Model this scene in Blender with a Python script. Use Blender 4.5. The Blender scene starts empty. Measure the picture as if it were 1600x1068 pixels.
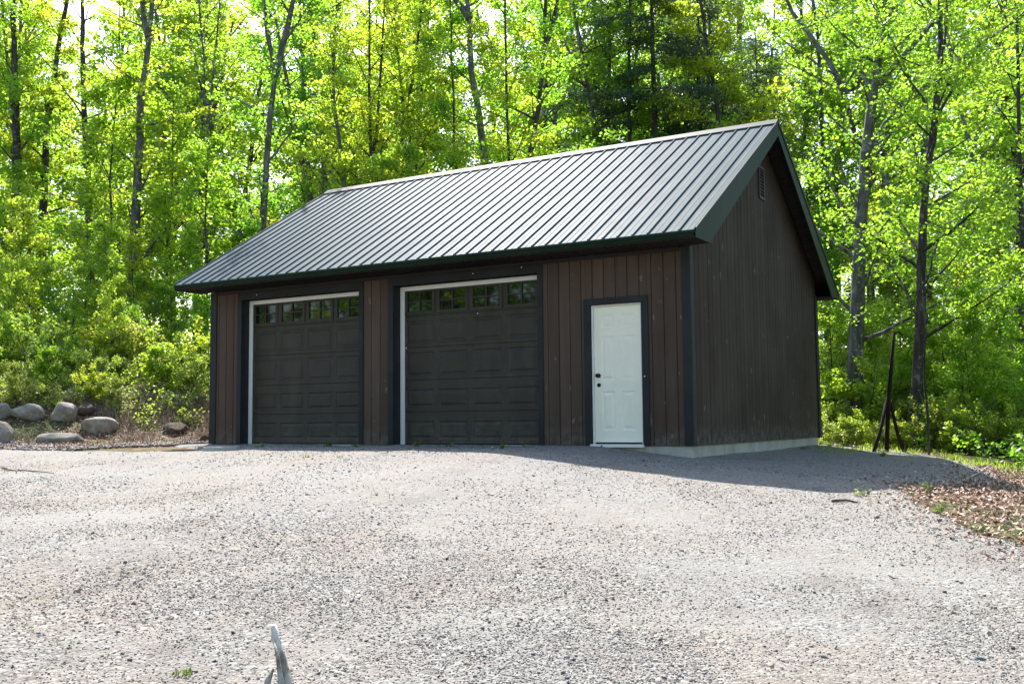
import bpy, bmesh, math, random
import numpy as np
from mathutils import Vector, Matrix
C = bpy.context
SC = C.scene
COL = SC.collection
R = math.radians

# ------------------------------------------------------------------ camera, sky, sun, exposure
CAMP = np.array([5.038, -13.717, 0.360]); YAW, PITCH, ROLL, FPX = -0.52639, 0.07853, -0.00917, 1583.75
Fv = np.array([math.sin(YAW)*math.cos(PITCH), math.cos(YAW)*math.cos(PITCH), math.sin(PITCH)])
Rv = np.array([math.cos(YAW), -math.sin(YAW), 0.0]); Uv = np.cross(Rv, Fv)
R2 = math.cos(ROLL)*Rv + math.sin(ROLL)*Uv; U2 = -math.sin(ROLL)*Rv + math.cos(ROLL)*Uv
cd = bpy.data.cameras.new('camera'); cam = bpy.data.objects.new('camera', cd); COL.objects.link(cam)
M = Matrix(((R2[0], U2[0], -Fv[0], CAMP[0]), (R2[1], U2[1], -Fv[1], CAMP[1]), (R2[2], U2[2], -Fv[2], CAMP[2]), (0, 0, 0, 1)))
cam.matrix_world = M
cd.sensor_width = 36; cd.lens = FPX*36/1600; cd.clip_start = 0.05; cd.clip_end = 2000
SC.camera = cam
SUN_AZ, SUN_EL = R(-42.6), R(46)
sd = bpy.data.lights.new('sun', 'SUN'); sun = bpy.data.objects.new('sun', sd); COL.objects.link(sun)
sd.energy = 5.0; sd.angle = R(0.5); sd.color = (1.0, 0.95, 0.88)
sv = Vector((math.sin(SUN_AZ)*math.cos(SUN_EL), math.cos(SUN_AZ)*math.cos(SUN_EL), math.sin(SUN_EL)))
sun.rotation_euler = sv.to_track_quat('Z', 'Y').to_euler(); sun.location = (-20, 20, 30)
W = bpy.data.worlds.new('World'); SC.world = W; W.use_nodes = True
nt = W.node_tree; bg = nt.nodes['Background']
sky = nt.nodes.new('ShaderNodeTexSky'); sky.sky_type = 'NISHITA'; sky.sun_disc = False
sky.sun_elevation = SUN_EL; sky.sun_rotation = SUN_AZ; sky.air_density = 1.0; sky.dust_density = 1.6
nt.links.new(sky.outputs[0], bg.inputs[0]); bg.inputs[1].default_value = 0.13
SC.view_settings.view_transform = 'Standard'; SC.view_settings.look = 'None'
SC.view_settings.exposure = 1.38; SC.view_settings.gamma = 1.0
try:
    SC.cycles.max_bounces = 12; SC.cycles.transmission_bounces = 10; SC.cycles.diffuse_bounces = 6
    SC.cycles.sample_clamp_indirect = 6
except Exception: pass

rs = np.random.RandomState(7)
random.seed(5)

# ------------------------------------------------------------------ helpers
def tag(o, label=None, cat=None, group=None, kind=None):
    if label: o['label'] = label
    if cat: o['category'] = cat
    if group: o['group'] = group
    if kind: o['kind'] = kind
    return o

def empty(name, loc=(0, 0, 0), rz=0, label=None, cat=None, group=None):
    o = bpy.data.objects.new(name, None); COL.objects.link(o)
    o.location = loc; o.rotation_euler = (0, 0, rz); o.empty_display_size = 0.2
    return tag(o, label, cat, group)

def link(name, me, mat, parent=None):
    o = bpy.data.objects.new(name, me); COL.objects.link(o)
    if mat is not None and len(me.materials) == 0:
        for m in (mat if isinstance(mat, (list, tuple)) else [mat]): me.materials.append(m)
    if parent is not None: o.parent = parent
    return o

def copy_tree(root, loc, rz, sc=1.0, label=None, cat=None, group=None, szz=None):
    r = root.copy(); COL.objects.link(r); r.location = loc; r.rotation_euler = (0, 0, rz)
    r.scale = (sc, sc, szz or sc)
    tag(r, label, cat, group)
    for ch in list(root.children):
        c = ch.copy(); COL.objects.link(c); c.parent = r
        for g in ch.children:
            d = g.copy(); COL.objects.link(d); d.parent = c
    return r

def np_mesh(name, V, F, smooth=False, attr=None):
    """V (n,3), F (m,k) uniform faces"""
    me = bpy.data.meshes.new(name)
    V = np.asarray(V, dtype=np.float32); F = np.asarray(F, dtype=np.int32)
    n, (m, k) = len(V), F.shape
    me.vertices.add(n); me.vertices.foreach_set('co', V.ravel())
    me.loops.add(m*k); me.loops.foreach_set('vertex_index', F.ravel())
    me.polygons.add(m); me.polygons.foreach_set('loop_start', np.arange(0, m*k, k, dtype=np.int32))
    me.polygons.foreach_set('loop_total', np.full(m, k, dtype=np.int32))
    if smooth: me.polygons.foreach_set('use_smooth', np.ones(m, dtype=bool))
    me.update(calc_edges=True); me.validate()
    return me

class MB:
    """collects boxes, prisms and tubes of ONE part"""
    def __init__(s): s.bm = bmesh.new()
    def box(s, x0, x1, y0, y1, z0, z1, bev=0.0):
        vs = [s.bm.verts.new((x, y, z)) for z in (z0, z1) for y in (y0, y1) for x in (x0, x1)]
        q = [(0, 2, 3, 1), (4, 5, 7, 6), (0, 1, 5, 4), (2, 6, 7, 3), (0, 4, 6, 2), (1, 3, 7, 5)]
        fs = [s.bm.faces.new([vs[i] for i in f]) for f in q]
        if bev > 0:
            es = set(e for f in fs for e in f.edges)
            bmesh.ops.bevel(s.bm, geom=list(es), offset=bev, segments=1, affect='EDGES')
        return s
    def prism(s, prof, axis, a0, a1):
        """prof: list of (u,v); axis 'x': (u,v)=(y,z); axis 'y': (u,v)=(x,z)"""
        def P(u, v, a): return (a, u, v) if axis == 'x' else (u, a, v)
        A = [s.bm.verts.new(P(u, v, a0)) for u, v in prof]; B = [s.bm.verts.new(P(u, v, a1)) for u, v in prof]
        n = len(prof)
        s.bm.faces.new(A); s.bm.faces.new(B[::-1])
        for i in range(n): s.bm.faces.new([A[i], B[i], B[(i+1) % n], A[(i+1) % n]])
        return s
    def tube(s, pts, rad, sides=8, jit=0.0, cap=True):
        rings = []
        pts = [Vector(p) for p in pts]
        if not isinstance(rad, (list, tuple)): rad = [rad]*len(pts)
        u = None
        for i, p in enumerate(pts):
            d = (pts[min(i+1, len(pts)-1)]-pts[max(i-1, 0)]).normalized()
            if u is None:
                u = d.orthogonal().normalized()
            u = (u - d*u.dot(d)).normalized(); w = d.cross(u)
            rings.append([s.bm.verts.new(p + (u*math.cos(a)+w*math.sin(a))*rad[i]*(1+random.uniform(-jit, jit)))
                          for a in [2*math.pi*k/sides for k in range(sides)]])
        for a, b in zip(rings, rings[1:]):
            for k in range(sides): s.bm.faces.new([a[k], a[(k+1) % sides], b[(k+1) % sides], b[k]])
        if cap:
            s.bm.faces.new(rings[0][::-1]); s.bm.faces.new(rings[-1])
        return s
    def build(s, name, mat, parent=None, smooth=False):
        bmesh.ops.recalc_face_normals(s.bm, faces=s.bm.faces)
        me = bpy.data.meshes.new(name); s.bm.to_mesh(me); s.bm.free()
        if smooth:
            for p in me.polygons: p.use_smooth = True
        return link(name, me, mat, parent)

# value noise on numpy arrays
_T = np.random.RandomState(3).rand(256, 256)
def vnoise(x, y):
    x = np.asarray(x, float); y = np.asarray(y, float)
    xi = np.floor(x).astype(int); yi = np.floor(y).astype(int); fx = x-xi; fy = y-yi
    fx = fx*fx*(3-2*fx); fy = fy*fy*(3-2*fy)
    g = lambda a, b: _T[a % 256, b % 256]
    return (g(xi, yi)*(1-fx)*(1-fy)+g(xi+1, yi)*fx*(1-fy)+g(xi, yi+1)*(1-fx)*fy+g(xi+1, yi+1)*fx*fy)
def fbm(x, y, o=3):
    s = 0; a = 0.5
    for i in range(o): s = s+a*(vnoise(x*2**i+17*i, y*2**i+31*i)-0.5); a *= 0.5
    return s
def sstep(a, b, x):
    t = np.clip((x-a)/(b-a), 0, 1); return t*t*(3-2*t)

def hgt(x, y):
    """height of the ground in metres; garage floor = 0"""
    x = np.asarray(x, float); y = np.asarray(y, float)
    f = np.maximum(0, -(y+2.2)); f = f*f/(f+1.2)
    z = -0.03-0.095*np.minimum(f, 18)
    z = z-0.17*sstep(-1.8, 0.3, x)-0.066*np.clip(x, 0, 8)
    z = z-0.22*sstep(2.8, 6.5, x)*sstep(-4, 2, y)
    # falls away into the woods on the right, rises up the bank on the left and behind
    z = z-0.05*np.clip(x-4, 0, 20)*sstep(2, 8, y)
    s = (x+10.7)*-0.72+(y-1.2)*0.69
    z = z+1.0*sstep(-0.2, 4.4, s)+0.12*np.clip(s-2, 0, 28)+0.0*s
    z = z+0.35*fbm(x*0.25, y*0.25)*sstep(0.5, 3, s)
    z = z+0.05*fbm(x*0.7, y*0.7)+0.028*fbm(x*2.1, y*2.1)
    return z
def h1(x, y): return float(hgt(np.array([x]), np.array([y]))[0])
def ray(u, v): return Fv+(u-800)/FPX*R2-(v-534)/FPX*U2
def atd(u, v, dep): return CAMP+dep*ray(u, v)
def ground(u, v, dmin=2.0, dmax=70):
    """where the view ray through photo pixel (u,v) meets the ground"""
    d = ray(u, v); t = np.arange(dmin, dmax, 0.02); P = CAMP[None]+t[:, None]*d[None]
    k = np.where(P[:, 2] < hgt(P[:, 0], P[:, 1]))[0]
    if len(k) == 0: return P[-1]
    return P[k[0]]

# ------------------------------------------------------------------ materials
def mat(name, col=(0.5, 0.5, 0.5), rough=0.6, metal=0.0, spec=0.5):
    m = bpy.data.materials.new(name); m.use_nodes = True; b = m.node_tree.nodes['Principled BSDF']
    b.inputs['Base Color'].default_value = (*col, 1); b.inputs['Roughness'].default_value = rough
    b.inputs['Metallic'].default_value = metal; b.inputs['Specular IOR Level'].default_value = spec
    return m
def nd(m, t, **kw):
    n = m.node_tree.nodes.new(t)
    for k, v in kw.items(): setattr(n, k, v)
    return n
def lk(m, a, b): m.node_tree.links.new(a, b)
def ramp(m, fac, stops, interp='LINEAR'):
    r = nd(m, 'ShaderNodeValToRGB'); e = r.color_ramp.elements; r.color_ramp.interpolation = interp
    while len(e) > 1: e.remove(e[-1])
    e[0].position = stops[0][0]; e[0].color = (*stops[0][1], 1)
    for p, c in stops[1:]:
        k = e.new(p); k.color = (*c, 1)
    if fac is not None: lk(m, fac, r.inputs[0])
    return r.outputs[0]
def pos(m, obj=False):
    if obj: return nd(m, 'ShaderNodeTexCoord').outputs['Object']
    return nd(m, 'ShaderNodeNewGeometry').outputs['Position']
def noise(m, vec, scale, detail=4, rough=0.55, st=None):
    n = nd(m, 'ShaderNodeTexNoise'); n.inputs['Scale'].default_value = scale
    n.inputs['Detail'].default_value = detail; n.inputs['Roughness'].default_value = rough
    if st is not None:
        mp = nd(m, 'ShaderNodeMapping'); mp.inputs['Scale'].default_value = st
        lk(m, vec, mp.inputs[0]); vec = mp.outputs[0]
    lk(m, vec, n.inputs['Vector']); return n.outputs['Fac']
def mix(m, f, a, b, bt='MIX'):
    n = nd(m, 'ShaderNodeMix', data_type='RGBA', blend_type=bt)
    for s, v in ((0, f), (6, a), (7, b)):
        if isinstance(v, (int, float)): n.inputs[s].default_value = v
        elif isinstance(v, tuple): n.inputs[s].default_value = (*v, 1)
        else: lk(m, v, n.inputs[s])
    return n.outputs[2]
def bump(m, h, strength=0.3, dist=0.01, nrm=None):
    b = nd(m, 'ShaderNodeBump'); b.inputs['Strength'].default_value = strength; b.inputs['Distance'].default_value = dist
    lk(m, h, b.inputs['Height'])
    if nrm is not None: lk(m, nrm, b.inputs['Normal'])
    return b.outputs['Normal']
def BS(m): return m.node_tree.nodes['Principled BSDF']

def m_gravel():
    m = mat('gravel', rough=0.95, spec=0.15); p = pos(m); b = BS(m)
    vo = nd(m, 'ShaderNodeTexVoronoi'); vo.inputs['Scale'].default_value = 46; lk(m, p, vo.inputs['Vector'])
    vs = nd(m, 'ShaderNodeTexVoronoi'); vs.inputs['Scale'].default_value = 110; lk(m, p, vs.inputs['Vector'])
    sx = nd(m, 'ShaderNodeSeparateColor'); lk(m, vo.outputs['Color'], sx.inputs[0])
    sy = nd(m, 'ShaderNodeSeparateColor'); lk(m, vs.outputs['Color'], sy.inputs[0])
    c1 = ramp(m, sx.outputs[0], [(0, (.085, .083, .082)), (.18, (.165, .158, .153)), (.45, (.212, .208, .20)), (.75, (.252, .247, .236)), (1, (.345, .34, .33))])
    c2 = ramp(m, sy.outputs[0], [(0, (.13, .121, .114)), (.5, (.22, .208, .198)), (1, (.285, .271, .258))])
    big = noise(m, p, 0.7, 4, 0.6)
    pat = noise(m, p, 3.2, 5, 0.6)
    at = nd(m, 'ShaderNodeAttribute'); at.attribute_name = 'packed'
    f = ramp(m, pat, [(.42, (0, 0, 0)), (.58, (1, 1, 1))])
    c = mix(m, f, c1, c2)
    c = mix(m, ramp(m, big, [(.38, (0, 0, 0)), (.62, (1, 1, 1))]), c, mix(m, 1.0, c, (1.04, 0.97, 0.90), 'MULTIPLY'))
    soft = noise(m, p, 1.6, 4, 0.6, (1, .5, 1))
    c = mix(m, ramp(m, soft, [(.30, (.75, .75, .75)), (.46, (0, 0, 0))]), c, mix(m, 1.0, c, (0.70, 0.69, 0.67), 'MULTIPLY'))
    c = mix(m, at.outputs['Fac'], c, mix(m, .22, (.250, .244, .230), c2))
    lk(m, c, b.inputs['Base Color'])
    inv = ramp(m, vo.outputs['Distance'], [(0, (1, 1, 1)), (.7, (0, 0, 0))])
    inv2 = ramp(m, vs.outputs['Distance'], [(0, (1, 1, 1)), (.7, (0, 0, 0))])
    n1 = bump(m, inv, 0.6, 0.009); n2 = bump(m, inv2, 0.5, 0.004, n1)
    n3 = bump(m, noise(m, p, 11, 5, .65), 0.6, 0.03, n2)
    lk(m, n3, b.inputs['Normal']); return m
def m_floor():
    m = mat('forest_floor', rough=0.95, spec=0.1); p = pos(m); b = BS(m)
    vo = nd(m, 'ShaderNodeTexVoronoi'); vo.inputs['Scale'].default_value = 14; lk(m, p, vo.inputs['Vector'])
    sx = nd(m, 'ShaderNodeSeparateColor'); lk(m, vo.outputs['Color'], sx.inputs[0])
    c1 = ramp(m, sx.outputs[0], [(0, (.07, .045, .03)), (.4, (.14, .09, .06)), (.8, (.22, .15, .10)), (1, (.30, .22, .16))])
    g = noise(m, p, 0.8, 5, .6)
    c = mix(m, ramp(m, g, [(.45, (0, 0, 0)), (.6, (1, 1, 1))]), c1, (.07, .10, .025))
    lk(m, c, b.inputs['Base Color'])
    lk(m, bump(m, noise(m, p, 18, 5, .65), 1.0, 0.05), b.inputs['Normal']); return m
def m_leaf(name, dark, light, trans_d, trans_l, ratio=0.5, hue=0.02):
    m = bpy.data.materials.new(name); m.use_nodes = True; t = m.node_tree; t.nodes.clear()
    out = nd(m, 'ShaderNodeOutputMaterial'); geo = nd(m, 'ShaderNodeNewGeometry'); oi = nd(m, 'ShaderNodeObjectInfo')
    rnd = geo.outputs['Random Per Island']
    cd_ = ramp(m, rnd, [(0, dark), (1, light)]); ct = ramp(m, rnd, [(0, trans_d), (1, trans_l)])
    def hv(c):
        h = nd(m, 'ShaderNodeHueSaturation')
        mr = nd(m, 'ShaderNodeMapRange'); lk(m, oi.outputs['Random'], mr.inputs[0])
        mr.inputs[3].default_value = 0.5-hue; mr.inputs[4].default_value = 0.5+hue
        lk(m, mr.outputs[0], h.inputs['Hue']); lk(m, c, h.inputs['Color']); return h.outputs[0]
    d = nd(m, 'ShaderNodeBsdfDiffuse'); lk(m, hv(cd_), d.inputs[0])
    tr = nd(m, 'ShaderNodeBsdfTranslucent'); lk(m, hv(ct), tr.inputs[0])
    g = nd(m, 'ShaderNodeBsdfGlossy'); g.inputs['Roughness'].default_value = 0.42; g.inputs[0].default_value = (.8, .85, .8, 1)
    a = nd(m, 'ShaderNodeMixShader'); a.inputs[0].default_value = ratio
    lk(m, d.outputs[0], a.inputs[1]); lk(m, tr.outputs[0], a.inputs[2])
    b = nd(m, 'ShaderNodeMixShader'); b.inputs[0].default_value = 0.045
    lk(m, a.outputs[0], b.inputs[1]); lk(m, g.outputs[0], b.inputs[2]); lk(m, b.outputs[0], out.inputs[0])
    return m
def m_bark(name, a, b_, c_, lich=0.0):
    m = mat(name, rough=0.9, spec=0.15); p = pos(m); b = BS(m)
    n = noise(m, p, 9, 5, .65, (1, 1, .22))
    c = ramp(m, n, [(.3, a), (.55, b_), (.75, c_)])
    if lich:
        l = noise(m, p, 5.5, 3, .6)
        c = mix(m, ramp(m, l, [(.60, (0, 0, 0)), (.66, (lich, lich, lich))]), c, (.36, .37, .34))
    lk(m, c, b.inputs['Base Color'])
    lk(m, bump(m, noise(m, p, 16, 5, .7, (1, 1, .15)), 0.9, 0.03), b.inputs['Normal']); return m
def m_boards(k_=1.0):
    m = mat('brown_board_siding', rough=0.7, spec=0.15); b = BS(m); p = pos(m, True)
    s = nd(m, 'ShaderNodeSeparateXYZ'); lk(m, p, s.inputs[0])
    ad = nd(m, 'ShaderNodeMath', operation='ADD'); lk(m, s.outputs[0], ad.inputs[0]); lk(m, s.outputs[1], ad.inputs[1])
    dv = nd(m, 'ShaderNodeMath', operation='DIVIDE'); lk(m, ad.outputs[0], dv.inputs[0]); dv.inputs[1].default_value = 0.19
    fl = nd(m, 'ShaderNodeMath', operation='FLOOR'); lk(m, dv.outputs[0], fl.inputs[0])
    wn = nd(m, 'ShaderNodeTexWhiteNoise', noise_dimensions='1D'); lk(m, fl.outputs[0], wn.inputs['W'])
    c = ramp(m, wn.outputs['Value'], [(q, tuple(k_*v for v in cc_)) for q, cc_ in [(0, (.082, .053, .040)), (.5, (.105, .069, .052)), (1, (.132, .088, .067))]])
    g = noise(m, p, 10, 6, .7, (1, 1, .06))
    c = mix(m, ramp(m, g, [(.35, (.45, .45, .45)), (.7, (0, 0, 0))]), c, (.040, .027, .022))
    fd = noise(m, p, .9, 4, .6); c = mix(m, ramp(m, fd, [(.35, (0, 0, 0)), (.75, (.5, .5, .5))]), c, (.10, .075, .062))
    du = nd(m, 'ShaderNodeMath', operation='MULTIPLY'); lk(m, ramp(m, s.outputs[2], [(0, (1, 1, 1)), (.32, (0, 0, 0))]), du.inputs[0]); lk(m, ramp(m, noise(m, p, 7, 5, .7), [(.4, (0, 0, 0)), (.65, (.6, .6, .6))]), du.inputs[1])
    c = mix(m, du.outputs[0], c, (.20, .18, .155))
    kn = noise(m, p, 9, 2, .5, (1, 1, .45)); c = mix(m, ramp(m, kn, [(.70, (0, 0, 0)), (.73, (.7, .7, .7))]), c, (.20, .175, .155))
    lk(m, c, b.inputs['Base Color'])
    lk(m, bump(m, noise(m, p, 30, 5, .7, (1, 1, .05)), 0.35, 0.004), b.inputs['Normal'])
    return m
def m_paint(name, col, rough=0.5, var=0.25, spec=0.4, bsc=60, bst=0.12):
    m = mat(name, col, rough, 0, spec); p = pos(m, True)
    n = noise(m, p, 2.3, 5, .6)
    lo = tuple(c*(1-var) for c in col); hi = tuple(min(1, c*(1+var)) for c in col)
    lk(m, ramp(m, n, [(.3, lo), (.7, hi)]), BS(m).inputs['Base Color'])
    lk(m, bump(m, noise(m, p, bsc, 3, .6), bst, 0.002), BS(m).inputs['Normal']); return m
def m_doorpaint():
    m = m_paint('charcoal_door_paint', (.044, .037, .031), .5, .18, .3); p = pos(m, True); b = BS(m)
    src = b.inputs['Base Color'].links[0].from_socket
    s = nd(m, 'ShaderNodeSeparateXYZ'); lk(m, p, s.inputs[0])
    du = nd(m, 'ShaderNodeMath', operation='MULTIPLY'); lk(m, ramp(m, s.outputs[2], [(0, (1, 1, 1)), (.5, (0, 0, 0))]), du.inputs[0]); lk(m, ramp(m, noise(m, p, 5, 6, .75), [(.38, (0, 0, 0)), (.7, (.6, .6, .6))]), du.inputs[1])
    c = mix(m, du.outputs[0], src, (.16, .145, .125))
    st = noise(m, p, 4, 4, .6, (1, 1, .15)); c = mix(m, ramp(m, st, [(.55, (0, 0, 0)), (.75, (.35, .35, .35))]), c, (.09, .08, .068))
    lk(m, c, b.inputs['Base Color']); return m
def m_roof():
    m = mat('dark_green_roof_steel', (.075, .095, .10), 0.5, 0.0, 0.058); p = pos(m, True); b = BS(m); b.inputs['IOR'].default_value = 1.22
    n = noise(m, p, 1.2, 5, .6, (1, .35, .35))
    lk(m, ramp(m, n, [(.3, (.062, .092, .104)), (.7, (.082, .116, .130))]), b.inputs['Base Color'])
    rr = nd(m, 'ShaderNodeMapRange'); lk(m, noise(m, p, 2.2, 5, .65), rr.inputs[0])
    rr.inputs[3].default_value = 0.50; rr.inputs[4].default_value = 0.62; lk(m, rr.outputs[0], b.inputs['Roughness'])
    w_ = bump(m, noise(m, p, 1.7, 3, .55, (1, .5, .5)), 0.25, 0.03)
    lk(m, bump(m, noise(m, p, 45, 3, .6), 0.12, 0.002, w_), b.inputs['Normal']); return m
def m_concrete():
    m = mat('concrete', (.4, .4, .36), 0.9, 0, .2); p = pos(m); n = noise(m, p, 3, 6, .65)
    lk(m, ramp(m, n, [(.3, (.30, .28, .23)), (.55, (.42, .41, .37)), (.8, (.52, .51, .47))]), BS(m).inputs['Base Color'])
    lk(m, bump(m, noise(m, p, 40, 5, .7), .5, .006), BS(m).inputs['Normal']); return m
def m_stone(name, a, b_, c_):
    m = mat(name, a, 0.9, 0, .2); p = pos(m); n = noise(m, p, 5, 7, .7)
    c = ramp(m, n, [(.3, a), (.52, b_), (.75, c_)])
    l = noise(m, p, 2.2, 4, .6); c = mix(m, ramp(m, l, [(.56, (0, 0, 0)), (.66, (.8, .8, .8))]), c, tuple(x*.62 for x in b_))
    lk(m, c, BS(m).inputs['Base Color'])
    lk(m, bump(m, noise(m, p, 11, 8, .75), 1.0, .07), BS(m).inputs['Normal']); return m
def m_island(name, stops, rough=.9, hue=0):
    m = mat(name, (.4, .4, .4), rough, 0, .15); g = nd(m, 'ShaderNodeNewGeometry')
    lk(m, ramp(m, g.outputs['Random Per Island'], stops), BS(m).inputs['Base Color']); return m

MT = dict(
    gravel=m_gravel(), floor=m_floor(),
    leaf=m_leaf('spring_leaf', (.12, .19, .03), (.22, .29, .04), (.28, .54, .025), (.52, .72, .055), .70),
    leaf2=m_leaf('yellow_green_leaf', (.15, .21, .03), (.26, .31, .045), (.37, .58, .03), (.62, .75, .06), .72),
    leaf3=m_leaf('mid_green_leaf', (.10, .17, .03), (.19, .26, .04), (.23, .50, .03), (.47, .69, .05), .68),
    shrub=m_leaf('shrub_leaf', (.14, .20, .04), (.30, .36, .08), (.30, .46, .03), (.62, .72, .10), .5),
    orange=m_leaf('bronze_leaf', (.14, .10, .02), (.25, .19, .04), (.35, .28, .03), (.60, .45, .05), .5),
    needle=m_leaf('hemlock_needle', (.040, .080, .048), (.10, .16, .095), (.06, .12, .05), (.16, .26, .12), .40, .02),
    bark=m_bark('grey_bark', (.045, .042, .036), (.14, .135, .12), (.27, .26, .24), .6),
    bark2=m_bark('dark_bark', (.026, .023, .020), (.075, .068, .058), (.15, .14, .125), .4),
    bark3=m_bark('beech_bark', (.07, .068, .06), (.16, .155, .14), (.25, .24, .22), .5),
    boards=m_boards(), boards_shaded=m_boards(.43), trim=m_paint('slate_trim_paint', (.021, .022, .025), .6, .25, .25),  # gable copy of the same siding, colour darkened to paint in its shade
    door=m_doorpaint(),
    white=m_paint('white_trim_paint', (.80, .79, .76), .5, .04), entry=m_paint('white_entry_door_paint', (.93, .89, .76), .38, .05, .4, 20, .05),
    roof=m_roof(), cap=m_paint('roof_ridge_cap_steel', (.075, .085, .085), .6, .15, .06), fascia=m_paint('dark_green_fascia_steel', (.011, .026, .014), .5, .2, .1),
    soffit=m_paint('black_soffit', (.020, .014, .014), .6), leftsoffit=m_paint('soffit_end', (.05, .06, .05), .5),
    concrete=m_concrete(), black=mat('black_metal', (.012, .012, .012), .35, .6), vent=m_paint('vent_paint', (.06, .045, .04), .6),
    hole=mat('vent_dark_gap', (.004, .004, .004), .9), rust=m_bark('dark_brown_post', (.010, .007, .006), (.022, .016, .013), (.04, .03, .025)),
    rock=m_stone('grey_boulder', (.24, .215, .18), (.40, .365, .31), (.54, .50, .44)),
    rockd=m_stone('brown_boulder', (.06, .045, .035), (.12, .09, .07), (.20, .16, .12)),
    wood=m_bark('weathered_wood', (.11, .095, .075), (.52, .49, .43), (.80, .77, .71)),
    weed=m_leaf('weed_leaf', (.05, .10, .018), (.12, .17, .035), (.09, .20, .02), (.24, .36, .05), .4),
    straw=m_island('dry_grass', [(0, (.10, .06, .045)), (.3, (.24, .17, .125)), (.65, (.42, .33, .25)), (1, (.60, .51, .41))]),
    pebble=m_island('loose_stone', [(0, (.075, .075, .078)), (.16, (.15, .146, .143)), (.45, (.22, .21, .202)), (.78, (.275, .262, .252)), (.93, (.40, .39, .38)), (1, (.26, .20, .165))]),
    litter=m_island('dead_leaf', [(0, (.12, .07, .05)), (.3, (.26, .165, .12)), (.65, (.42, .30, .235)), (1, (.56, .46, .39))]),
    bluestone=m_stone('blue_grey_stone', (.14, .17, .20), (.22, .26, .30), (.34, .38, .42)),
)
gl = mat('dark_window_glass', (.006, .008, .007), 0.03, 0, 1.0); MT['glass'] = gl; BS(gl).inputs['IOR'].default_value = 1.45

# ------------------------------------------------------------------ ground
gp = [(-60, -3.2)]
for u, v in [(2, 703), (90, 705), (180, 706), (260, 706), (318, 703)]:
    g_ = ground(u, v); gp.append((g_[0], g_[1]))
gp += [(-9.9, -0.6), (-9.9, 0.6), (-0.4, 0.6), (-0.4, 9.0), (0.6, 9.2), (2.4, 6.6), (3.4, 4.0), (4.0, 1.2)]
for u, v in [(1415, 762), (1450, 786), (1500, 815), (1560, 838), (1610, 852)]:
    g_ = ground(u, v); gp.append((g_[0], g_[1]))
gp += [(5.8, -6.2), (8.2, -9.0), (12, -14), (16, -30), (-60, -30)]
GP = np.array(gp)
def sdf(x, y):
    """signed distance to the gravel outline, positive inside"""
    x = np.asarray(x, float); y = np.asarray(y, float); d = np.full(x.shape, 1e9); ins = np.zeros(x.shape, bool)
    for i in range(len(GP)):
        a = GP[i]; b = GP[(i+1) % len(GP)]; e = b-a; L = (e**2).sum()+1e-9
        t = np.clip(((x-a[0])*e[0]+(y-a[1])*e[1])/L, 0, 1)
        d = np.minimum(d, np.hypot(x-a[0]-t*e[0], y-a[1]-t*e[1]))
        c = (a[1] > y) != (b[1] > y)
        with np.errstate(divide='ignore', invalid='ignore'):
            xx = (b[0]-a[0])*(y-a[1])/(b[1]-a[1]+1e-12)+a[0]
        ins ^= c & (x < xx)
    return np.where(ins, d, -d)+0.35*fbm(x*1.7, y*1.7)
def grid_mesh(name, xs, ys, zf, keep=None):
    X, Y = np.meshgrid(xs, ys); Z = zf(X, Y); n, m = X.shape
    V = np.stack([X.ravel(), Y.ravel(), Z.ravel()], 1)
    i = np.arange(n-1)[:, None]*m+np.arange(m-1)[None]
    F = np.stack([i, i+1, i+m+1, i+m], -1).reshape(-1, 4)
    if keep is not None:
        k = keep(X, Y).ravel(); F = F[k[F].all(1)]
        used = np.unique(F); mp = -np.ones(len(V), int); mp[used] = np.arange(len(used)); V = V[used]; F = mp[F]
    return np_mesh(name, V, F, True)
def graded(a, b, c, d, fine, coarse):
    return np.concatenate([np.arange(a, b, coarse), np.arange(b, c, fine), np.arange(c, d+coarse, coarse)])
def terr(x, y):
    z = hgt(x, y)-0.12*sstep(0.2, 0.9, sdf(x, y))
    # below the garage slab
    inside = sstep(0.0, 0.5, np.minimum(np.minimum(x+9.6, -x-0.1), np.minimum(y-0.1, 7.2-y)))
    return z-0.5*inside*(x < 0)
o = link('ground', grid_mesh('ground', graded(-300, -30, 12, 300, .22, 6), graded(-120, -16, 24, 400, .22, 6), terr), MT['floor'])
tag(o, 'brown leaf-strewn forest floor rising behind the gravel', None, None, 'structure')
def gz(x, y): return hgt(x, y)+0.02-0.09*sstep(0.12, -0.15, sdf(x, y))
xs = np.concatenate([np.arange(-60, -16, 1.0), np.arange(-16, 10, .07), np.arange(10, 17, .8)]); ys = np.concatenate([np.arange(-30, -13, 1.0), np.arange(-13, 9.4, .07)])
TRK = []
for px_, wd_ in (([(-60, 812), (150, 812), (400, 800), (640, 790), (900, 800), (1150, 830), (1500, 900)], .34), ([(-60, 745), (300, 742), (640, 745), (900, 752), (1200, 800), (1500, 870)], .45),
                 ([(330, 905), (560, 880), (780, 850), (815, 800), (800, 765)], .16), ([(620, 800), (700, 840), (830, 862), (1080, 885), (1330, 890), (1640, 915)], .22), ([(440, 1060), (640, 985), (900, 960), (1250, 985)], .16)):
    g3 = [ground(u, v) for u, v in px_]; g3 = resample_xy = np.array(g3)
    seg = [g3[0]+(g3[-1]-g3[0])*0]
    pts_ = []
    for a_, b_ in zip(g3, g3[1:]):
        for t_ in np.linspace(0, 1, 14, endpoint=False): pts_.append(a_+(b_-a_)*t_)
    TRK.append((np.array(pts_)[:, :2], wd_))
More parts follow.
